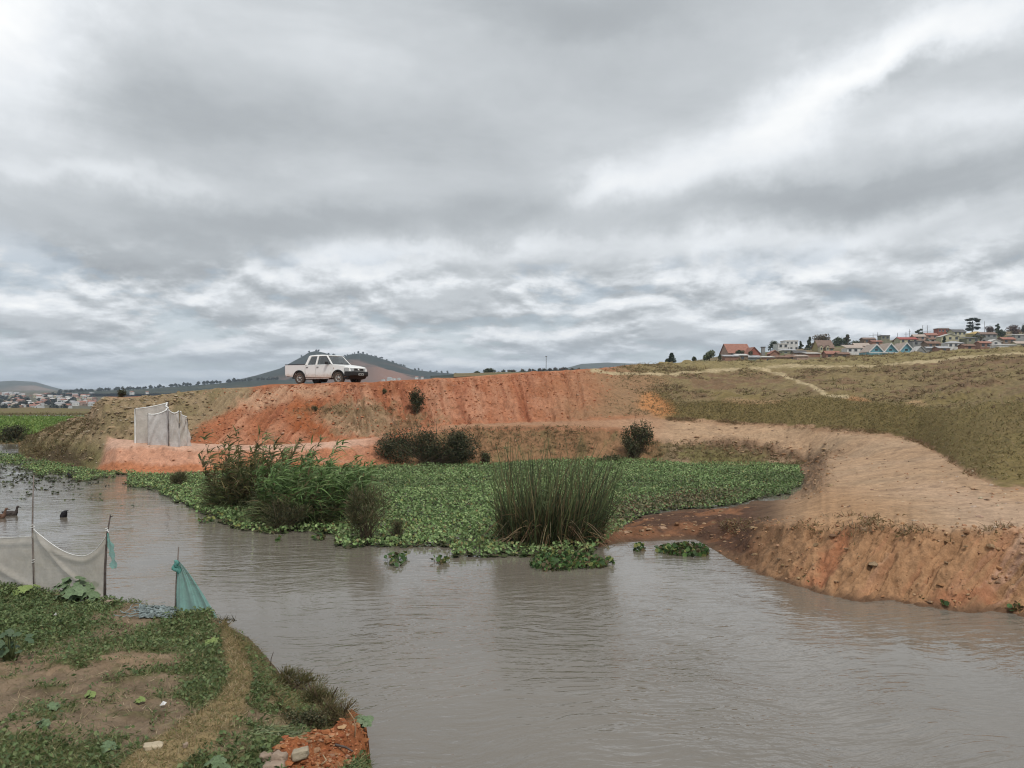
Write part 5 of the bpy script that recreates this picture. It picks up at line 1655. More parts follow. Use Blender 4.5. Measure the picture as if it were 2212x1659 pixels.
# heap of old netting
hp = onz(335, 1318, .58)
heap = empty('netting_heap', hp)
tag(heap, 'crumpled pale blue netting lying on the bank beside the turquoise net', 'net')
M_BLUEN = mat('faded_net', (.30, .36, .36), .9, 30, .5, col2=(.16, .19, .19))
hb_ = MB()
for k in range(26):
    x0, y0 = random.uniform(285, 372), 0
    p0_ = near_pt(random.uniform(250, 380), random.uniform(1308, 1342)) - hp
    p1_ = near_pt(random.uniform(300, 385), random.uniform(1310, 1340)) - hp
    pts = [p0_ + (p1_ - p0_) * t + Vector((random.gauss(0, .03), random.gauss(0, .03), .03 + random.uniform(0, .05))) for t in np.linspace(0, 1, 8)]
    hb_.tube(pts, random.uniform(.003, .008), 4)
hb_.build('strands', M_BLUEN, heap, True)['kind'] = 'stuff'
hv = []
for j in range(16):
    for i in range(24):
        p = near_pt(298 + i * 3.4, 1309 + j * 1.9) - hp
        hv.append((p.x, p.y, p.z + .025 + .06 * abs(vnoise(np.array(i * .5), np.array(j * .6), 5)) * math.sin(math.pi * i / 23) * math.sin(math.pi * j / 15)))
link('crumpled_net', fast_mesh('crumpled_net', hv, grid_faces(16, 24)), M_BLUEN, heap)

# ------------------------------------------------------------------ ducks
def duck(x, y, yaw, label, cols, dive=False, sc=1.0):
    b = onz(x, y)
    o = empty('duck', b, yaw)
    o.scale = (sc, sc, sc)
    tag(o, label, 'duck', 'ducks on the river')
    mb_ = mat('plumage', cols, .8, 14, .5, coord='Object')
    if dive:
        pts = [(.05, 0, -.10), (.04, 0, .03), (.0, 0, .12), (-.06, 0, .18), (-.11, 0, .215)]
        rr = [.07, .105, .095, .05, .008]
    else:
        pts = [(-.30, 0, .115), (-.22, 0, .085), (-.10, 0, .05), (.04, 0, .04), (.13, 0, .06), (.165, 0, .11), (.175, 0, .18), (.185, 0, .235), (.205, 0, .268), (.235, 0, .268), (.25, 0, .262)]
        rr = [.010, .055, .095, .105, .085, .052, .034, .032, .042, .032, .012]
    MB().tube(pts, rr, 10).build('body', mb_, o, True)
    if not dive:
        MB().tube([(.24, 0, .262), (.28, 0, .254), (.315, 0, .250)], [.016, .014, .006], 6).build('bill', M_BLACK, o, True)
        for s_ in (-1, 1):
            vs = [(-.24, s_ * .045, .10), (.06, s_ * .108, .05), (.08, s_ * .105, .09), (-.02, s_ * .085, .125), (-.24, s_ * .03, .125)]
            poly('wing', vs + [(p[0], p[1] * .7, p[2]) for p in vs], [(0, 1, 2, 3, 4), (9, 8, 7, 6, 5)] + [(i, i + 5, (i + 1) % 5 + 5, (i + 1) % 5) for i in range(5)], mb_, o, True)
    else:
        MB().tube([(-.10, 0, .205), (-.15, .02, .235)], [.012, .002], 5).tube([(-.10, 0, .205), (-.16, -.02, .215)], [.012, .002], 5).build('tail', mb_, o, True)
    return o


duck(24, 1113, 0.05, 'dark duck swimming to the right at the left frame edge', (.07, .055, .05))
duck(-4, 1120, 0.5, 'brown duck cut off by the left frame edge', (.16, .09, .06), sc=1.05)
duck(139, 1117, math.pi * .9, 'black duck dabbling with its tail up in open water', (.018, .016, .02), dive=True)
duck(150, 1032, 0.3, 'small black duck at the edge of the hyacinth near the mound', (.02, .018, .02), dive=True, sc=.95)

# ------------------------------------------------------------------ garden plants, stones and litter on the near bank
def big_leaf_mesh(name='leaf'):
    n = 14
    vs = [(0, 0, 0)]
    for i in range(n):
        th = -math.pi + 2 * math.pi * (i + .5) / n
        r = .5 * (1 + .16 * math.cos(th * 5) + .10 * math.cos(th)) * (.55 if i in (0, n - 1) else 1)
        vs.append((r * math.cos(th), r * math.sin(th), .10 * (r / .5) ** 2 - .12 * abs(math.cos(th * 2.5)) * (r / .5)))
    fs = [(0, i + 1, (i + 1) % n + 1) for i in range(n)]
    me = bpy.data.meshes.new(name)
    me.from_pydata(vs, [], fs)
    me.polygons.foreach_set('use_smooth', [True] * len(fs)); me.update()
    return me


M_PUMP = mat('broad_leaf', (.15, .22, .11), .5, 5, .45, spec=.3)
M_PALE = mat('young_leaf', (.22, .29, .09), .5, 5, .35, spec=.3)
M_KALE = mat('dark_leaf', (.07, .115, .055), .55, 6, .4, spec=.3)
M_STEM = mat('green_stem', (.12, .15, .06), .7, 8, .3)
LM = {}
for nm, m_ in (('p', M_PUMP), ('y', M_PALE), ('k', M_KALE)):
    me_ = big_leaf_mesh(); me_.materials.append(m_); LM[nm] = me_


def broad_plant(name, x, y, spread, h, n, size, kind, label, cat='plant', stem_r=.008):
    b = near_pt(x, y)
    o = empty(name, b)
    tag(o, label, cat)
    stems = MB()
    for i in range(n):
        th = random.uniform(0, 6.283); r = spread * math.sqrt(random.random())
        z = h * (0.35 + .65 * random.random()) * (1 - .35 * r / spread)
        p = Vector((r * math.cos(th), r * math.sin(th) * .8, z))
        s0 = Vector((p.x * .25, p.y * .25, 0))
        stems.tube([s0, s0.lerp(p, .55) + Vector((0, 0, h * .12)), p], [stem_r, stem_r * .8, stem_r * .5], 5)
        lf_ = bpy.data.objects.new('leaf', LM[kind]); COL.objects.link(lf_); lf_.parent = o
        lf_.location = p
        s_ = size * random.uniform(.65, 1.2); lf_.scale = (s_, s_, s_)
        tl_ = Vector((p.x / spread * .7 + random.gauss(0, .3), p.y / spread * .7 - .45 + random.gauss(0, .3), 1.0)).normalized()
        lf_.rotation_mode = 'QUATERNION'
        lf_.rotation_quaternion = tl_.to_track_quat('Z', 'Y')
    stems.build('stems', M_STEM, o, True)
    return o


broad_plant('pumpkin_plant', 162, 1304, .34, .46, 34, .19, 'p', 'large pumpkin plant with broad green leaves before the net fence')
broad_plant('pumpkin_plant', 48, 1288, .26, .20, 12, .14, 'y', 'small yellow green pumpkin plant at the left of the net fence')
broad_plant('kale_plant', 22, 1428, .26, .42, 26, .105, 'k', 'leafy dark plant with bare lower stems at the left frame edge', stem_r=.010)
broad_plant('seedling', 190, 1503, .05, .05, 5, .07, 'y', 'lone pale seedling in the bare middle of the garden plot')
broad_plant('seedling', 298, 1520, .05, .05, 4, .08, 'y', 'pale green seedling right of the middle of the garden plot')
broad_plant('cabbage_seedling', 116, 1535, .06, .06, 6, .08, 'p', 'bluish green seedling at the lower left of the plot')
broad_plant('cabbage_seedling', 235, 1620, .07, .07, 6, .09, 'p', 'broad leaved seedling beside the path at the bottom')
broad_plant('cabbage_seedling', 90, 1570, .06, .07, 6, .085, 'p', 'broad leaved seedling in soil at the bottom left')
broad_plant('pumpkin_shoot', 455, 1395, .12, .10, 7, .10, 'y', 'creeping green shoot at the right rim of the plot')
broad_plant('pumpkin_shoot', 465, 1668, .10, .12, 7, .11, 'p', 'drooping large leaf shoot at the bottom of the path')
broad_plant('hyacinth_plant', 778, 1572, .12, .16, 12, .09, 'p', 'single hyacinth plant at the tip of the red clay', 'water plant')
broad_plant('hyacinth_plant', 680, 1508, .08, .10, 8, .07, 'y', 'light green hyacinth plant at the water edge of the near bank', 'water plant')

M_BLOCK = mat('sandstone', (.40, .34, .25), .9, 9, .25, bump=.6)
M_PINKB = mat('pinkish_stone', (.36, .275, .21), .9, 9, .25, bump=.6)


def block(x, y, dims, rz, m, label, name='stone', tilt=.1):
    p = near_pt(x, y)
    bm = bmesh.new()
    bmesh.ops.create_cube(bm, size=1.0)
    for v in bm.verts:
        v.co = Vector((v.co.x * dims[0] * random.uniform(.88, 1.06), v.co.y * dims[1] * random.uniform(.88, 1.06), v.co.z * dims[2] * random.uniform(.88, 1.06)))
    bmesh.ops.bevel(bm, geom=list(bm.edges), offset=min(dims) * .28, segments=3, affect='EDGES', profile=.5)
    bmesh.ops.subdivide_edges(bm, edges=list(bm.edges), cuts=2, use_grid_fill=True)
    for v in bm.verts:
        nn_ = float(fbm(np.array(v.co.x * 22 + x), np.array(v.co.y * 22 + v.co.z * 17), 3, 5))
        v.co += v.co.normalized() * nn_ * .022
    me = bpy.data.meshes.new(name); bm.to_mesh(me); bm.free()
    me.polygons.foreach_set('use_smooth', [True] * len(me.polygons))
    o = link(name, me, m)
    o.location = p + Vector((0, 0, dims[2] * .32)); o.rotation_euler = (random.uniform(-tilt, tilt), random.uniform(-tilt, tilt), rz)
    tag(o, label, 'stone', 'stones on the near bank')
    return o


block(647, 1636, (.145, .11, .09), .25, M_BLOCK, 'pale square block, the rightmost stone on the red clay')
block(601, 1644, (.115, .10, .085), -.3, M_PINKB, 'rounded stone just behind the large flat block')
block(574, 1642, (.12, .10, .09), .5, M_PINKB, 'leftmost rounded stone of the pile at the bottom edge')
block(592, 1668, (.18, .15, .10), .1, M_PINKB, 'large flat topped block at the bottom edge of the photo')
block(330, 1617, (.17, .10, .05), .2, mat('pale_stone', (.50, .42, .30), .9, 9, .2, bump=.5), 'flat pale stone lying on the grassy path')
block(398, 1616, (.05, .05, .06), .9, M_PINKB, 'small brown stone standing right of the flat pale stone')
block(236, 1303, (.14, .10, .07), .1, M_PINKB, 'square stone at the foot of the forked fence pole')


def twig(pts, r, label, m=M_DARKW, name='twig'):
    o = MB().tube([Vector(p) for p in pts], [r, r * .9, r * .6, r * .3][:len(pts)] if len(pts) <= 4 else r, 5).build(name, m, None, True)
    tag(o, label, 'twig')
    return o


b_ = near_pt(582, 1436)
twig([b_ - Vector((0, 0, .05)), b_ + Vector((.01, 0, .09)), b_ + Vector((.045, .0, .19))], .007, 'thin bare twig sticking up from the bank against the water')
b_ = near_pt(764, 1598)
twig([b_ - Vector((0, 0, .03)), b_ + Vector((.02, 0, .11)), b_ + Vector((.0, 0, .20)), b_ + Vector((-.06, 0, .29))], .009, 'bent pale stalk standing on the red clay tip', mat('pale_stalk', (.42, .28, .17), .8, 9, .3))
b_ = near_pt(735, 1625)
twig([b_ + Vector((-.05, 0, .06)), b_ + Vector((.05, -.02, .045)), b_ + Vector((.12, -.05, .02))], .012, 'grey twig lying on the red clay lump')
b_ = near_pt(700, 1655)
twig([b_ + Vector((-.02, -.02, .02)), b_ + Vector((.02, -.0, .05)), b_ + Vector((-.02, .04, .08))], .008, 'short pale stick leaning on the red clay', mat('pale_stick', (.50, .38, .24), .8, 9, .3))
b_ = near_pt(478, 1338)
o = empty('dead_weed', b_); tag(o, 'small dead weed at the tip of the bank by the turquoise net', 'weed')
n = 60
veg('sprigs', ribbons(np.zeros((n, 3)) + np.c_[U(-.05, .2, n), U(-.05, .05, n), U(0, .03, n)], rand_dir(n, .2), U(.05, .13, n), U(.006, .012, n), np.zeros((n, 3)), pick([(.10, .09, .06), (.16, .13, .08)], n), 2), o)
b_ = near_pt(570, 1600)
o = empty('weed_heap', b_); tag(o, 'heap of wilted pale green pulled weeds on the near bank', 'weeds')
n = 1500
th, rr = U(0, 6.28, n), np.sqrt(U(0, 1, n))
pp = np.stack([np.cos(th) * rr * .36, np.sin(th) * rr * .26, .015 + (1 - rr ** 2) * .09 * U(.2, 1, n)], -1)
veg('weed_stalks', ribbons(pp, unit(np.stack([np.cos(th * 5), np.sin(th * 5), U(-.1, .4, n)], -1)), U(.05, .16, n), U(.005, .013, n), np.stack([U(-.4, .4, n), U(-.4, .4, n), U(-.5, 0, n)], -1),
                           pick([(.21, .26, .13), (.28, .31, .17), (.15, .19, .09), (.24, .24, .12)], n), 3), o)
M_LIT = mat('white_paper', (.72, .72, .72), .8, 20, .2)
for (x, y, lb) in ((118, 1333, 'white scrap of litter lying in the dark green weeds'), (174, 1304, 'small white scrap of litter beside the pumpkin plant'), (352, 1528, 'pale dry leaf lying on the bare garden soil')):
    p = near_pt(x, y)
    vs = [(-.03, -.015, .03), (.025, -.02, .04), (.035, .015, .055), (-.02, .02, .05), (.0, .0, .075)]
    o = poly('litter', vs, [(0, 1, 4), (1, 2, 4), (2, 3, 4), (3, 0, 4), (3, 2, 1, 0)], M_LIT, loc=p); tag(o, lb, 'litter')
# ------------------------------------------------------------------ far animals by the field
M_BW = mat('black_coat', (.02, .02, .022), .8, 9, .3)
M_WW = mat('white_coat', (.65, .63, .60), .8, 9, .2)


def animal(x, Yd, yaw, m_, label):
    zg = float(np.interp(Yd, [p[0] for p in prof], [p[1] for p in prof]))
    o = empty('grazing_animal', ((x - CX) / F * Yd, Yd, zg + .05), yaw)
    tag(o, label, 'animal', 'animals at the far side of the field')
    MB().tube([(-.38, 0, .50), (-.25, 0, .52), (.0, 0, .50), (.25, 0, .53), (.38, 0, .60), (.50, 0, .70), (.62, 0, .66), (.70, 0, .60)], [.07, .15, .17, .17, .12, .09, .085, .04], 9).build('body', m_, o, True)
    for lx in (-.26, .26):
        for ly in (-.09, .09):
            MB().tube([(lx, ly, .46), (lx + .02, ly, .24), (lx, ly, 0)], [.06, .035, .03], 6).build('leg', m_, o, True)
    return o


animal(200, 108, 2.8, M_BW, 'black animal standing at the far edge of the green field')
animal(207, 110, .6, M_WW, 'white animal standing beside the black one past the field')

# ------------------------------------------------------------------ town on the right-hand hill
def wallm(name, col): return mat(name, col, .9, .7, .22)


W_BRICK = wallm('brick_wall', (.30, .165, .115)); W_RED = wallm('red_wall', (.34, .12, .085)); W_WHITE = wallm('white_wall', (.66, .66, .64))
W_CREAM = wallm('cream_wall', (.52, .48, .33)); W_YEL = wallm('ochre_wall', (.42, .34, .16)); W_GREY = wallm('grey_wall', (.30, .30, .29))
W_BLUE = wallm('turquoise_wall', (.16, .36, .43)); W_OLIVE = wallm('olive_wall', (.25, .24, .17)); W_PINK = wallm('pinkish_wall', (.42, .29, .23)); W_EARTH = wallm('earth_wall', (.24, .17, .12))
R_TILE = mat('tile_roof', (.36, .175, .13), .9, 1.5, .3); R_RED = mat('red_roof', (.36, .10, .08), .8, 1.5, .25); R_TIN = mat('tin_roof', (.42, .42, .43), .5, 1.2, .3); R_RUST = mat('rusty_roof', (.25, .15, .105), .8, 1.2, .4)
R_LIGHT = mat('pale_roof', (.60, .58, .55), .6, 1.2, .2); R_BEIGE = mat('beige_roof', (.46, .38, .32), .8, 1.2, .25); R_DARK = mat('dark_roof', (.13, .125, .125), .8, 1.2, .3); R_YEL = mat('yellow_roof', (.48, .34, .13), .8, 1.2, .2); R_BROWN = mat('brown_roof', (.24, .165, .13), .8, 1.2, .3)
M_PANE = mat('dark_pane', (.05, .055, .06), .15, 3, .2, spec=.6)
M_FRAME = mat('window_frame', (.6, .6, .58), .7, 3, .1)


def house(x0, x1, yr, ye, Yd, kind, wm, rm, label, wins=2, yaw=0.0, depth=None, storeys=1, name='house', fasc=None, over=.35):
    """yr ridge row, ye eave row in the photo; walls reach down to the hillside"""
    xc = (x0 + x1) / 2
    w = (x1 - x0) / F * Yd
    d = depth or max(4.5, min(9, w * .8))
    zb = float(town_z(xc, Yd)) - 1.2
    ze, zr = CH + (HY - ye) / F * Yd - zb, CH + (HY - yr) / F * Yd - zb
    o = empty(name, ((xc - CX) / F * Yd, Yd + d / 2, zb), yaw)
    tag(o, label, 'house' if name == 'house' else name.replace('_', ' '), 'houses of the hillside town')
    hx, hy = w / 2, d / 2
    mw = MB()
    if kind == 'gy':
        mw.add([(-hx, -hy, 0), (hx, -hy, 0), (hx, -hy, ze), (0, -hy, zr - .05), (-hx, -hy, ze), (-hx, hy, 0), (hx, hy, 0), (hx, hy, ze), (0, hy, zr - .05), (-hx, hy, ze)],
               [(0, 1, 2, 3, 4), (9, 8, 7, 6, 5), (1, 6, 7, 2), (5, 0, 4, 9)])
    elif kind == 'gx':
        mw.add([(-hx, -hy, 0), (-hx, hy, 0), (-hx, hy, ze), (-hx, 0, zr - .05), (-hx, -hy, ze), (hx, -hy, 0), (hx, hy, 0), (hx, hy, ze), (hx, 0, zr - .05), (hx, -hy, ze)],
               [(0, 1, 2, 3, 4), (9, 8, 7, 6, 5), (0, 4, 9, 5), (1, 6, 7, 2)])
    else:
        mw.box((0, 0, ze / 2), (w, d, ze))
    mw.build('wall', wm, o)
    mr = MB(); t = .14; e = over
    def slab(q):
        q = [Vector(v) for v in q]; n_ = (q[1] - q[0]).cross(q[2] - q[0]).normalized()
        if n_.z < 0: n_ = -n_
        mr.add(q + [v + n_ * t for v in q], [(3, 2, 1, 0), (4, 5, 6, 7), (0, 1, 5, 4), (1, 2, 6, 5), (2, 3, 7, 6), (3, 0, 4, 7)])
    sl = (zr - ze)
    if kind == 'gx':
        k = e * sl / max(hy, .1)
        slab([(-hx - e, -hy - e, ze - k + .01), (hx + e, -hy - e, ze - k + .01), (hx + e, 0, zr + .01), (-hx - e, 0, zr + .01)]); slab([(-hx - e, hy + e, ze - k + .01), (hx + e, hy + e, ze - k + .01), (hx + e, 0, zr + .012), (-hx - e, 0, zr + .012)])
    elif kind == 'gy':
        k = e * sl / max(hx, .1)
        slab([(-hx - e, -hy - e, ze - k + .01), (-hx - e, hy + e, ze - k + .01), (0, hy + e, zr + .01), (0, -hy - e, zr + .01)]); slab([(hx + e, -hy - e, ze - k + .01), (hx + e, hy + e, ze - k + .01), (0, hy + e, zr + .012), (0, -hy - e, zr + .012)])
    elif kind == 'hip':
        r_ = max(.3, hx - hy * .9)
        V_ = [(-hx - e, -hy - e, ze + .01), (hx + e, -hy - e, ze + .01), (hx + e, hy + e, ze + .01), (-hx - e, hy + e, ze + .01), (-r_, 0, zr), (r_, 0, zr)]
        mr.add(V_, [(0, 1, 5, 4), (1, 2, 5), (2, 3, 4, 5), (3, 0, 4), (3, 2, 1, 0)])
    elif kind == 'shed':
        slab([(-hx - e, -hy - e, ze + .01), (hx + e, -hy - e, ze + .01), (hx + e, hy + e, zr), (-hx - e, hy + e, zr)])
    else:
        mr.box((0, 0, ze + (zr - ze) / 2 + .02), (w + .3, d + .3, max(.2, zr - ze)))
    mr.build('roof', rm, o)
    if wins:
        hgt = min(1.25, max(.7, (ze / storeys) * .32))
        visible = 3.0
        for s_ in range(storeys):
            zc = ze - .9 - s_ * 2.7
            for i in range(wins):
                xx = -hx + w * (i + .5 + .12 * math.sin(i * 3.3 + s_)) / wins
                wn_ = MB().box((xx, -hy - .01, zc), (min(1.25, w / wins * .5), .12, hgt)).build('window', M_PANE, o)
                MB().box((xx, -hy - .04, zc - hgt / 2 - .05), (min(1.25, w / wins * .5) + .2, .16, .1)).build('sill', M_FRAME, wn_)
    return o


b1 = house(1570, 1620, 742, 762, 330, 'gx', W_PINK, R_TILE, 'big brick house with a steep tiled roof, the leftmost of the town', 3, .12, 9)
g_ = house(1614, 1641, 750, 764, 326, 'gy', W_RED, R_TILE, 'red gabled wing attached to the right of the leftmost brick house', 1, .1, 6)
house(1646, 1653, 749, 751, 345, 'flat', W_GREY, R_DARK, 'slim grey water tower right of the red gabled wing', 0, 0, 1.4, name='water_tower')
house(1681, 1703, 742, 743.5, 420, 'flat', W_WHITE, R_LIGHT, 'white flat roofed villa, its lower left block', 2, 0, 8)
house(1697, 1724, 735, 737, 423, 'flat', W_WHITE, R_LIGHT, 'white flat roofed villa, its taller right block with upper windows', 3, 0, 8, 2)
house(1664, 1684, 757, 764, 335, 'gy', W_BRICK, R_TILE, 'small brick gable house below the white villa', 1)
house(1690, 1720, 753, 757, 372, 'shed', W_OLIVE, R_TIN, 'grey flat shack just under the white villa', 2)
house(1716, 1742, 757, 762, 355, 'gx', W_EARTH, R_DARK, 'low shack with a dark roof right of the villa', 2)
house(1768, 1801, 734, 751, 385, 'gx', W_YEL, R_BROWN, 'ochre house with a steep brown roof and dormers', 3, .05, 8, 2)
for dx_ in (1774, 1788):
    house(dx_ - 3.2, dx_ + 3.2, 745.5, 749, 383.2, 'gy', W_CREAM, R_BROWN, 'cream dormer gable on the ochre house, ' + ('left one' if dx_ == 1774 else 'right one'), 1, .05, 2.4, name='house', over=.15)
house(1743, 1772, 761, 764, 330, 'shed', W_BRICK, R_LIGHT, 'long low shed with a pale roof before the ochre house', 0)
house(1785, 1815, 758, 764, 322, 'gx', W_BRICK, R_TILE, 'low red tiled house before the ochre house', 2)
house(1830, 1868, 744, 752, 362, 'shed', W_WHITE, R_BEIGE, 'long white building left of the turquoise gables', 3)
house(1848, 1880, 741, 747, 376, 'gx', W_PINK, R_BEIGE, 'pink building with a beige roof behind the long white one', 2)
# foreground shacks
sh = [(1566, 1596, 766, 770, 'shed', W_BRICK, R_TIN, 'brick shack with a tin roof in front of the big brick house'), (1592, 1616, 764, 768, 'shed', W_EARTH, R_LIGHT, 'shack with a pale roof under the red gabled wing'),
      (1612, 1642, 768, 772, 'gx', W_GREY, R_TIN, 'low tin roofed shack at the hill crest, third from the left'), (1648, 1672, 769, 772, 'shed', W_BRICK, R_LIGHT, 'low white roofed shack at the hill crest below the water tower'),
      (1668, 1704, 768, 772, 'gx', W_BRICK, R_RUST, 'rusty roofed shack at the hill crest under the villa'), (1700, 1726, 766, 771, 'gx', W_EARTH, R_RUST, 'rusty shack right of the one under the villa'),
      (1722, 1746, 766, 770, 'shed', W_PINK, R_BEIGE, 'beige roofed shack at the hill crest between villa and ochre house'), (1812, 1836, 761, 765, 'gx', W_EARTH, R_RUST, 'brown shack left of the turquoise gables at the crest')]
for i, (a, b, yr, ye, kd, w_, r_, lb) in enumerate(sh):
    house(a, b, yr, ye, 305 + (i % 3) * 5, kd, w_, r_, lb, 1 if i % 2 else 0)
# hall with three turquoise gables
hall = empty('gabled_hall', at(1926, 778, 330)); tag(hall, 'turquoise hall with three white edged gables side by side', 'hall')
hb = at(1926, 778, 330)
for (xa, xp, xb_, yp) in ((1876, 1893, 1909, 744), (1909, 1924, 1941, 742), (1940, 1958, 1977, 741)):
    A, Pk, B_ = at(xa, 761, 330) - hb, at(xp, yp, 330) - hb, at(xb_, 761, 330) - hb
    mw = MB().add([(A.x, 0, -3), (B_.x, 0, -3), (B_.x, 0, B_.z), (Pk.x, 0, Pk.z), (A.x, 0, A.z), (A.x, 9, -3), (B_.x, 9, -3), (B_.x, 9, B_.z), (Pk.x, 9, Pk.z), (A.x, 9, A.z)], [(0, 1, 2, 3, 4), (9, 8, 7, 6, 5), (1, 6, 7, 2), (5, 0, 4, 9)])
    gw = mw.build('gable_wall', W_BLUE, hall)
    mr = MB()
    for E_ in (A, B_):
        q = [Vector((E_.x, -.5, E_.z + .03)), Vector((E_.x, 9.2, E_.z + .03)), Vector((Pk.x, 9.2, Pk.z + .06)), Vector((Pk.x, -.5, Pk.z + .06))]
        mr.add(q + [v + Vector((0, 0, .22)) for v in q], [(3, 2, 1, 0), (4, 5, 6, 7), (0, 1, 5, 4), (1, 2, 6, 5), (2, 3, 7, 6), (3, 0, 4, 7)])
    mr.build('roof', R_BEIGE, hall)
    mt = MB()
    for E_ in (A, B_):
        q = [Vector((E_.x, -.62, E_.z - .25)), Vector((Pk.x, -.62, Pk.z - .25)), Vector((Pk.x, -.62, Pk.z + .35)), Vector((E_.x, -.62, E_.z + .35))]
        mt.add(q + [v + Vector((0, .1, 0)) for v in q], [(3, 2, 1, 0), (4, 5, 6, 7), (0, 1, 5, 4), (1, 2, 6, 5), (2, 3, 7, 6), (3, 0, 4, 7)])
    mt.build('barge_board', W_WHITE, hall)
    MB().box((Pk.x, -.02, A.z + 1.0), (1.1, .12, .8)).build('window', M_PANE, hall)
MB().box(((at(1926, 762, 330) - hb).x, -.9, (at(1926, 762, 330) - hb).z), (19, .5, .35)).build('front_fascia', W_WHITE, hall)
house(1980, 1999, 748, 758, 322, 'gy', W_GREY, R_LIGHT, 'small grey gable house right of the turquoise hall', 1)
hs = [(1903, 1922, 724, 726, 470, 'flat', W_OLIVE, R_DARK, 'olive flat roofed house above the turquoise hall', 2, 1), (1945, 1983, 728, 733, 440, 'gx', W_CREAM, R_RED, 'cream house with a long red roof above the turquoise hall', 3, 1),
      (1973, 2003, 736, 738, 400, 'flat', W_GREY, R_DARK, 'grey concrete house right behind the turquoise hall', 2, 1), (2036, 2073, 721, 727, 430, 'gy', W_CREAM, R_LIGHT, 'cream house with a broad white edged gable and balcony window', 3, 1),
      (2026, 2049, 709, 711, 520, 'flat', W_RED, R_BROWN, 'red brick block on the skyline left of the spreading tree', 3, 1), (2058, 2087, 711, 717, 505, 'gx', W_CREAM, R_DARK, 'cream house with a dark roof on the skyline left of the spreading tree', 3, 1),
      (2100, 2132, 715, 721, 490, 'hip', W_YEL, R_YEL, 'house with a yellow hipped roof right of the spreading tree', 2, 1), (2121, 2154, 717, 722, 450, 'gx', W_GREY, R_BROWN, 'grey two storey house under the brown tree at the right', 3, 2),
      (2048, 2083, 736, 741, 370, 'hip', W_WHITE, R_TIN, 'pale house with a tin hipped roof below the cream gable house', 3, 1), (2140, 2163, 733, 738, 372, 'gy', W_WHITE, R_LIGHT, 'small white gable house near the right crest', 1, 1),
      (2156, 2195, 742, 745, 335, 'shed', W_WHITE, R_LIGHT, 'long low white roofed shed at the crest on the right', 0, 1), (2192, 2226, 721, 724, 430, 'shed', W_GREY, R_LIGHT, 'grey house with a white roof edge at the right frame edge', 2, 1),
      (2196, 2222, 737, 742, 350, 'gx', W_CREAM, R_BEIGE, 'cream house at the right frame edge above the shed', 1, 1), (2002, 2032, 737, 742, 392, 'gx', W_EARTH, R_RUST, 'brown shack between concrete house and cream gable', 2, 1),
      (2004, 2030, 749, 752, 340, 'gx', W_GREY, R_TIN, 'grey tin roofed shack at the crest right of the small grey gable', 1, 1), (2026, 2052, 748, 752, 335, 'gx', W_BRICK, R_TIN, 'brick shack with grey roof at the crest under the cream gable house', 1, 1),
      (2082, 2106, 743, 747, 345, 'gx', W_BRICK, R_RUST, 'rusty roofed brick shack right of the pale hipped house', 1, 1), (2118, 2142, 737, 741, 365, 'gx', W_BRICK, R_TILE, 'brick house left of the small white gable house', 2, 1),
      (1976, 2000, 722, 727, 470, 'gx', W_PINK, R_BEIGE, 'pinkish house under the dark skyline tree', 2, 1), (2002, 2026, 719, 724, 480, 'gx', W_PINK, R_TILE, 'pink house with tiled roof left of the red brick block', 2, 1),
      (2010, 2034, 729, 733, 440, 'gx', W_WHITE, R_RUST, 'white walled house with rusty roof left of the cream gable house', 2, 1), (2166, 2194, 728, 733, 395, 'gx', W_EARTH, R_TILE, 'red tiled house above the long white shed', 2, 1),
      (1884, 1906, 735, 738, 420, 'gx', W_BRICK, R_TILE, 'tiled brick house just behind the left turquoise gable', 1, 1), (1866, 1892, 729, 733, 450, 'gx', W_EARTH, R_BROWN, 'brown house behind the long white building', 2, 1),
      (2086, 2116, 727, 731, 425, 'shed', W_OLIVE, R_DARK, 'olive building below the yellow hipped roof', 2, 1)]
for (a, b, yr, ye, Yd, kd, w_, r_, lb, wi, stn) in hs:
    house(a, b, yr, ye, Yd, kd, w_, r_, lb, wi, random.uniform(-.12, .12), None, stn)

M_PIPE = mat('pole_grey', (.16, .155, .15), .8, 3, .2)
# power poles
for (x, yt, yb_, Yd, arm, lb) in ((1896, 718, 735, 470, 3.0, 'power pole with a crossarm above the olive house'), (1939, 719, 735, 470, 0, 'slim bare pole left of the cream house with the red roof'),
                                  (1957, 718, 734, 475, 1.5, 'power pole over the red roofed cream house'), (1965, 711, 732, 480, 1.0, 'tall thin power pole over the red roof'),
                                  (1886, 720, 740, 460, 3.2, 'leftmost power pole of the town, with a crossarm'), (2127, 694, 716, 500, 0, 'thin pole right of the spreading tree')):
    b = at(x, yb_ + 12, Yd)
    o = empty('power_pole', b); tag(o, lb, 'pole', 'power poles in the town')
    h = (yb_ + 12 - yt) / F * Yd
    MB().tube([(0, 0, -2), (0, 0, h)], [.17, .11], 6).build('post', M_PIPE, o)
    if arm: MB().box((0, 0, h * .86), (arm * 1.4, .14, .14)).build('crossarm', M_PIPE, o)
b = at(1998, 730, 490)
o = empty('power_pole', b); tag(o, 'twin legged power pole joined by a long crossarm on the skyline', 'pole', 'power poles in the town')
for dx_ in (-1.3, 1.4): MB().tube([(dx_, 0, -3), (dx_, 0, 7.6)], [.2, .13], 6).build('post', M_PIPE, o)
MB().box((.5, 0, 3.6), (6.4, .2, .2)).build('crossarm', M_PIPE, o)
b = at(1180, 802, 760)
o = empty('radio_mast', b); tag(o, 'thin lattice radio mast on the far low ridge', 'mast')
for dx_ in (-.5, .5):
    MB().tube([(dx_, 0, -2), (dx_ * .3, 0, 14)], [.12, .1], 5).build('mast_leg', M_PIPE, o)
lat = MB()
for k in range(10): lat.tube([(-.45 + k * .03, 0, k * 1.4), (.45 - k * .03, 0, k * 1.4 + 1.4)], .05, 4)
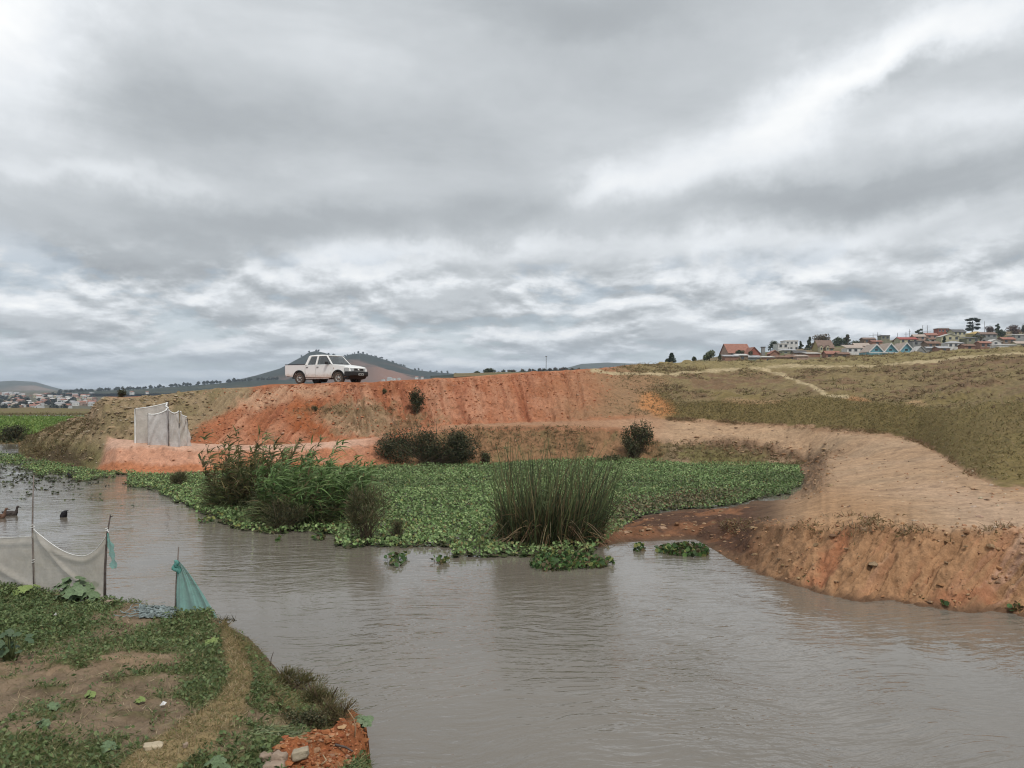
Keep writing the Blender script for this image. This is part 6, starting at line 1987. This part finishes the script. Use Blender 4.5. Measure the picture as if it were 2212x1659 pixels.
lat.build('lattice', M_PIPE, o); MB().box((0, 0, 13.6), (1.6, .4, .8)).build('antenna', M_PIPE, o)

# ------------------------------------------------------------------ trees
def tree(base, w, h, trunk_h, cols, label, n=900, leaf=.3, kind='round', name='tree', group=None, cat='tree'):
    o = empty(name, base)
    tag(o, label, cat, group)
    lobes = []
    if kind == 'round':
        for _ in range(9):
            th, r = random.uniform(0, 6.28), random.uniform(0, .34) * w
            lobes.append(((r * math.cos(th), r * math.sin(th), trunk_h + (h - trunk_h) * random.uniform(.25, .75)), (w * .24, w * .24, (h - trunk_h) * .26)))
    elif kind == 'tall':
        for k in range(8):
            t = (k + .5) / 8
            lobes.append(((random.gauss(0, w * .12), random.gauss(0, w * .12), trunk_h + (h - trunk_h) * t), (w * .34 * (1.15 - t * .8), w * .34 * (1.15 - t * .8), (h - trunk_h) * .11)))
    elif kind == 'conifer':
        for k in range(9):
            t = k / 9
            lobes.append(((0, 0, h * (.15 + .80 * t)), (w * .55 * (1 - t) + .2, w * .55 * (1 - t) + .2, h * .03)))
    elif kind == 'spread':
        for (fx, fz, rw, rz_) in ((.02, .95, .24, .05), (-.20, .88, .22, .06), (.22, .88, .20, .06), (.36, .80, .12, .05), (-.10, .70, .16, .05), (.30, .60, .12, .05), (-.12, .52, .20, .07), (.05, .36, .34, .12), (.34, .40, .16, .07), (-.2, .3, .22, .1)):
            lobes.append(((fx * w, random.gauss(0, w * .08), fz * h), (rw * w, rw * w * .8, rz_ * h)))
    k = RNG.integers(0, len(lobes), n)
    C_ = np.array([l[0] for l in lobes])[k]; R_ = np.array([l[1] for l in lobes])[k]
    v = unit(RNG.normal(size=(n, 3))) * (U(0, 1, n) ** .38)[:, None]
    veg('crown', leaves(C_ + v * R_ * 1.15, unit(v + RNG.normal(size=(n, 3)) * .6 + np.array((0, 0, .3))), U(.6, 1.4, n) * leaf, pick(cols, n, .3), .7), o)
    top = h * (.95 if kind in ('conifer', 'spread') else .7)
    tm = MB().tube([(0, 0, -1.0), (w * .01, 0, h * .3), (w * .02, 0, top)], [w * .035 + .05, w * .025 + .04, .04], 6)
    for l in lobes[:6]:
        tm.tube([(0, 0, max(.2, l[0][2] * .6)), l[0]], [w * .014 + .03, .03], 4)
    tm.build('trunk', M_DARKW, o)
    return o


TG = [(.06, .075, .035), (.08, .10, .04), (.045, .058, .028)]
TB = [(.15, .11, .07), (.12, .095, .055), (.18, .13, .08), (.09, .08, .045)]
TP = [(.13, .145, .075), (.16, .17, .09), (.10, .12, .06)]
TR_ = [(.14, .085, .065), (.11, .07, .05), (.17, .10, .075)]


def tree_px(x, yt, yb_, wpx, Yd, cols, label, kind='round', n=900, leaf=.32, tf=.2, group='trees of the hillside town'):
    base = at(x, yb_, Yd)
    h, w = (yb_ - yt) / F * Yd, wpx / F * Yd
    return tree(base, w, h, h * tf, cols, label, n, leaf, kind, group=group)


tree_px(1451, 760, 786, 15, 230, [(.035, .05, .032), (.05, .065, .04)], 'dark tiered conifer standing alone on the hill crest', 'conifer', 900, .22, .1, None)
tree_px(1441, 774, 786, 9, 232, TG, 'small round tree at the left foot of the tiered conifer', 'round', 300, .2)
tree_px(1532, 757, 782, 28, 260, TP, 'pale green round tree left of the big brick house', 'round', 900, .28, .1)
tree_px(1500, 769, 783, 16, 255, TG, 'small dark tree left of the pale green one', 'round', 400, .25, .1)
tree_px(1554, 766, 782, 8, 262, TG, 'slim small tree between pale green tree and brick house', 'tall', 300, .22, .1)
tree_px(1598, 756, 772, 20, 318, TG, 'dark garden tree in front of the big brick house', 'round', 700, .25, .1)
tree_px(1622, 757, 772, 14, 318, [(.11, .095, .05), (.09, .08, .04)], 'brownish garden tree before the red gabled wing', 'round', 500, .25, .1)
tree_px(1673, 735, 760, 26, 440, TG, 'broad dark tree left of the white villa', 'round', 900, .35, .1)
tree_px(1696, 736, 756, 12, 445, TG, 'dark tree peeping out behind the white villa', 'round', 500, .32, .1)
tree_px(1730, 738, 760, 13, 430, TG, 'dark tree right of the white villa', 'tall', 600, .32, .1)
tree_px(1748, 729, 760, 15, 420, TG, 'tall dark tree midway between villa and ochre house', 'tall', 800, .35, .15)
tree_px(1742, 751, 766, 24, 400, TG, 'low dark hedge tree below the tall dark one', 'round', 600, .32, .05)
tree_px(1776, 721, 752, 34, 440, TB, 'big brownish tree behind the ochre house', 'round', 1200, .38, .1)
tree_px(1758, 740, 764, 26, 410, TB + TG, 'brown green tree left of the ochre house', 'round', 800, .35, .1)
tree_px(1812, 728, 756, 34, 445, TG, 'dark broad tree right of the ochre house', 'round', 1100, .36, .1)
tree_px(1830, 724, 752, 22, 450, TB + TG, 'olive tree with a pointed top right of the ochre house', 'tall', 800, .36, .1)
tree_px(1850, 734, 752, 26, 465, TG, 'low dark tree behind the long white building', 'round', 700, .36, .1)
tree_px(1876, 734, 748, 16, 470, TB, 'small brown tree behind the pink building', 'round', 400, .34, .1)
tree_px(1936, 731, 742, 22, 480, TB, 'brown tree between olive house and red roof', 'round', 500, .34, .1)
tree_px(1986, 711, 732, 18, 500, TG, 'dark leaning conifer on the skyline', 'tall', 700, .36, .1)
tree_px(2100, 687, 722, 36, 520, [(.03, .038, .026), (.045, .052, .032)], 'tall spreading tree with tiered flat crown on the skyline', 'spread', 2200, .34, .3, None)
tree_px(2004, 733, 750, 16, 405, TB + TG, 'brown green tree beside the concrete house', 'round', 500, .32, .1)
tree_px(2040, 727, 744, 10, 412, TG, 'slim dark tree in front of the cream gable house', 'tall', 500, .3, .1)
tree_px(2052, 710, 724, 12, 525, TB, 'small brown tree beside the red brick block', 'round', 400, .34, .1)
tree_px(2138, 704, 722, 26, 540, TR_, 'reddish bare tree right of the yellow roof', 'round', 800, .36, .1)
tree_px(2155, 700, 722, 13, 535, TG, 'dark round topped tree at the right skyline', 'tall', 600, .36, .15)
tree_px(2164, 711, 732, 26, 480, TG, 'green tree right of the grey two storey house', 'round', 900, .34, .1)
tree_px(2188, 701, 728, 30, 530, TR_, 'large reddish brown tree on the right skyline', 'round', 1100, .36, .1)
tree_px(2212, 699, 728, 16, 535, TB + TG, 'brown tree cut by the right frame edge', 'round', 600, .36, .1)
tree_px(2110, 724, 738, 40, 440, TG + TB, 'wide olive tree below the yellow roofed house', 'round', 900, .34, .05)
tree_px(1054, 795, 815, 34, 420, [(.05, .065, .03), (.07, .085, .038), (.04, .05, .026)], 'round dark tree beyond the red crest in the middle', 'round', 1300, .34, .05, None)
tree_px(1033, 801, 815, 18, 430, TG, 'lower bush like tree left of the round dark tree', 'round', 500, .34, .05, None)
for k in range(16):                   # tree line of the low ridge
    x = 1075 + k * 11.5 + random.uniform(-3, 3)
    yb_ = float(np.interp(x, [p[0] for p in RL], [p[1] for p in RL])) + 4
    tree_px(x, yb_ - random.uniform(6, 10), yb_ + 2, random.uniform(9, 15), 880, TG + TR_, 'small dark tree in the tree line of the far low ridge', 'round', 160, .9, .05, 'tree line of the low ridge')
# trees along the hill ridges
protos = []
for v in range(3):
    protos.append((unit(RNG.normal(size=(60, 3))), ))
def ridge_tree_mesh(seed):
    n_ = 46
    v = unit(RNG.normal(size=(n_, 3))) * (U(0, 1, n_) ** .4)[:, None]
    a = leaves(v * np.array((3.2, 3.2, 2.6)) + np.array((0, 0, 3.6)), unit(v + RNG.normal(size=(n_, 3)) * .5), U(.9, 1.9, n_), pick([(.03, .038, .024), (.045, .05, .03)], n_), .8)
    b = ribbons(np.zeros((2, 3)) + np.array((0, 0, -2.)), np.array([(0, 0, 1.), (0.02, 0, 1.)]), np.array([9., 9.]), np.array([.9, .9]), np.zeros((2, 3)), pick([(.06, .05, .04)], 2), 2, .5)
    return fast_mesh('ridge_tree', *merge(a, b), smooth=False)


RT = [ridge_tree_mesh(k) for k in range(4)]
for m_ in RT: m_.materials.append(LEAF)


def ridge_trees(ridge, D, x0, x1, n, sc, label, group):
    for _ in range(n):
        x = random.uniform(x0, x1)
        y = float(np.interp(x, [p[0] for p in ridge], [p[1] for p in ridge])) + random.uniform(0, 1.5)
        o = bpy.data.objects.new('ridge_tree', random.choice(RT)); COL.objects.link(o)
        o.location = at(x, y, D); s_ = sc * random.uniform(.6, 1.3); o.scale = (s_, s_, s_ * random.uniform(.8, 1.3)); o.rotation_euler = (0, 0, random.uniform(0, 6.28))
        tag(o, label, 'tree', group)


ridge_trees(RC, 2500, 650, 990, 55, .8, 'small dark tree on the skyline of the twin peaked hill', 'trees on the twin peaked hill')
ridge_trees(RB, 1900, 105, 600, 170, .95, 'small dark tree in the tree line of the long wooded ridge', 'trees on the long wooded ridge')


# ------------------------------------------------------------------ valley town far left
def far_house_mesh(w, d, h, rh, wm, rm):
    m_ = MB().box((0, 0, h / 2 - 1), (w, d, h + 2), mi=0)
    hx, hy = w / 2 + .3, d / 2 + .3
    m_.add([(-hx, -hy, h), (hx, -hy, h), (hx, hy, h), (-hx, hy, h), (-hx, 0, h + rh), (hx, 0, h + rh)], [(0, 1, 5, 4), (2, 3, 4, 5), (1, 2, 5), (3, 0, 4), (3, 2, 1, 0)], 1)
    m_.box((-w * .25, -d / 2 - .05, h * .55), (1.3, .2, 1.4), mi=2); m_.box((w * .25, -d / 2 - .05, h * .55), (1.3, .2, 1.4), mi=2)
    o = m_.build('house', [wm, rm, M_PANE]); me = o.data
    bpy.data.objects.remove(o)
    return me


FH = [far_house_mesh(9, 7, 5, 2.2, W_WHITE, R_TILE), far_house_mesh(8, 7, 5.5, 2, W_CREAM, R_BEIGE), far_house_mesh(11, 8, 4.5, 2, W_PINK, R_TILE), far_house_mesh(8, 8, 6, 1.5, W_WHITE, R_LIGHT), far_house_mesh(10, 7, 4, 2, W_EARTH, R_RUST), far_house_mesh(12, 8, 6.5, 2, W_WHITE, R_TIN)]
FHL = ['white house with tiled roof in the far valley town', 'cream house with beige roof in the far valley town', 'pink house with tiled roof in the far valley town', 'white house with pale roof in the far valley town', 'earth walled house with rusty roof in the far valley town', 'large white house with tin roof in the far valley town']
for _ in range(150):
    x = random.uniform(-40, 205); Yd = random.uniform(850, 1650)
    if x > 150 and Yd < 1000: continue
    k = random.randrange(6)
    o = bpy.data.objects.new('house', FH[k]); COL.objects.link(o)
    zg = float(np.interp(Yd, [p[0] for p in prof], [p[1] for p in prof]))
    o.location = ((x - CX) / F * Yd, Yd, zg); o.rotation_euler = (0, 0, random.uniform(-.6, .6)); s_ = random.uniform(.5, .95); o.scale = (s_, s_, s_)
    tag(o, FHL[k], 'house', 'houses of the far valley town')
for (x, y, Yd) in ((828, 822, 1500), (842, 822, 1520), (852, 821, 1480), (900, 818, 1500), (912, 818, 1530), (985, 814, 1400), (862, 821, 1500), (285, 851, 1450), (318, 850, 1430)):
    o = bpy.data.objects.new('house', FH[(0, 3, 5)[int(x) % 3]]); COL.objects.link(o)
    o.location = at(x, y, Yd); o.rotation_euler = (0, 0, random.uniform(-.5, .5)); s_ = random.uniform(.45, .75); o.scale = (s_, s_, s_)
    tag(o, 'tiny white house in the distance above the embankment line', 'house', 'distant houses above the embankment')
for _ in range(100):
    x = random.choice((random.gauss(25, 30), random.uniform(-40, 200), random.gauss(120, 15))); Yd = random.uniform(800, 1500)
    o = bpy.data.objects.new('valley_tree', random.choice(RT)); COL.objects.link(o)
    zg = float(np.interp(Yd, [p[0] for p in prof], [p[1] for p in prof]))
    o.location = ((x - CX) / F * Yd, Yd, zg); s_ = random.uniform(.6, 1.1); o.scale = (s_ * 1.2, s_ * 1.2, s_)
    tag(o, 'dark tree among the houses of the far valley town', 'tree', 'trees of the far valley town')

# ------------------------------------------------------------------ haze: one closed box of air around everything
bpy.context.view_layer.update()
lo, hi = np.full(3, 1e9), np.full(3, -1e9)
for o in S.objects:
    if o.type != 'MESH': continue
    for c_ in o.bound_box:
        w_ = o.matrix_world @ Vector(c_)
        lo = np.minimum(lo, w_); hi = np.maximum(hi, w_)
lo[:2] -= 60; hi[:2] += 60; lo[1] = min(lo[1], -60); lo[2] -= 1.0; hi[2] = max(hi[2], CH) + 15
hz_o = MB().box(((lo[0] + hi[0]) / 2, (lo[1] + hi[1]) / 2, (lo[2] + hi[2]) / 2), (hi[0] - lo[0], hi[1] - lo[1], hi[2] - lo[2])).build('haze', None)
hz_o.data.materials.clear()
hm = bpy.data.materials.new('air')
hm.use_nodes = True
hm.node_tree.nodes.clear()
pv = hm.node_tree.nodes.new('ShaderNodeVolumePrincipled')
pv.inputs['Color'].default_value = (.72, .85, 1.0, 1)
pv.inputs['Density'].default_value = 0.00013
pv.inputs['Anisotropy'].default_value = 0.1
ho_ = hm.node_tree.nodes.new('ShaderNodeOutputMaterial')
hm.node_tree.links.new(pv.outputs[0], ho_.inputs['Volume'])
hz_o.data.materials.append(hm)
tag(hz_o, 'pale blue haze in the air over the whole landscape', 'haze', kind='stuff')
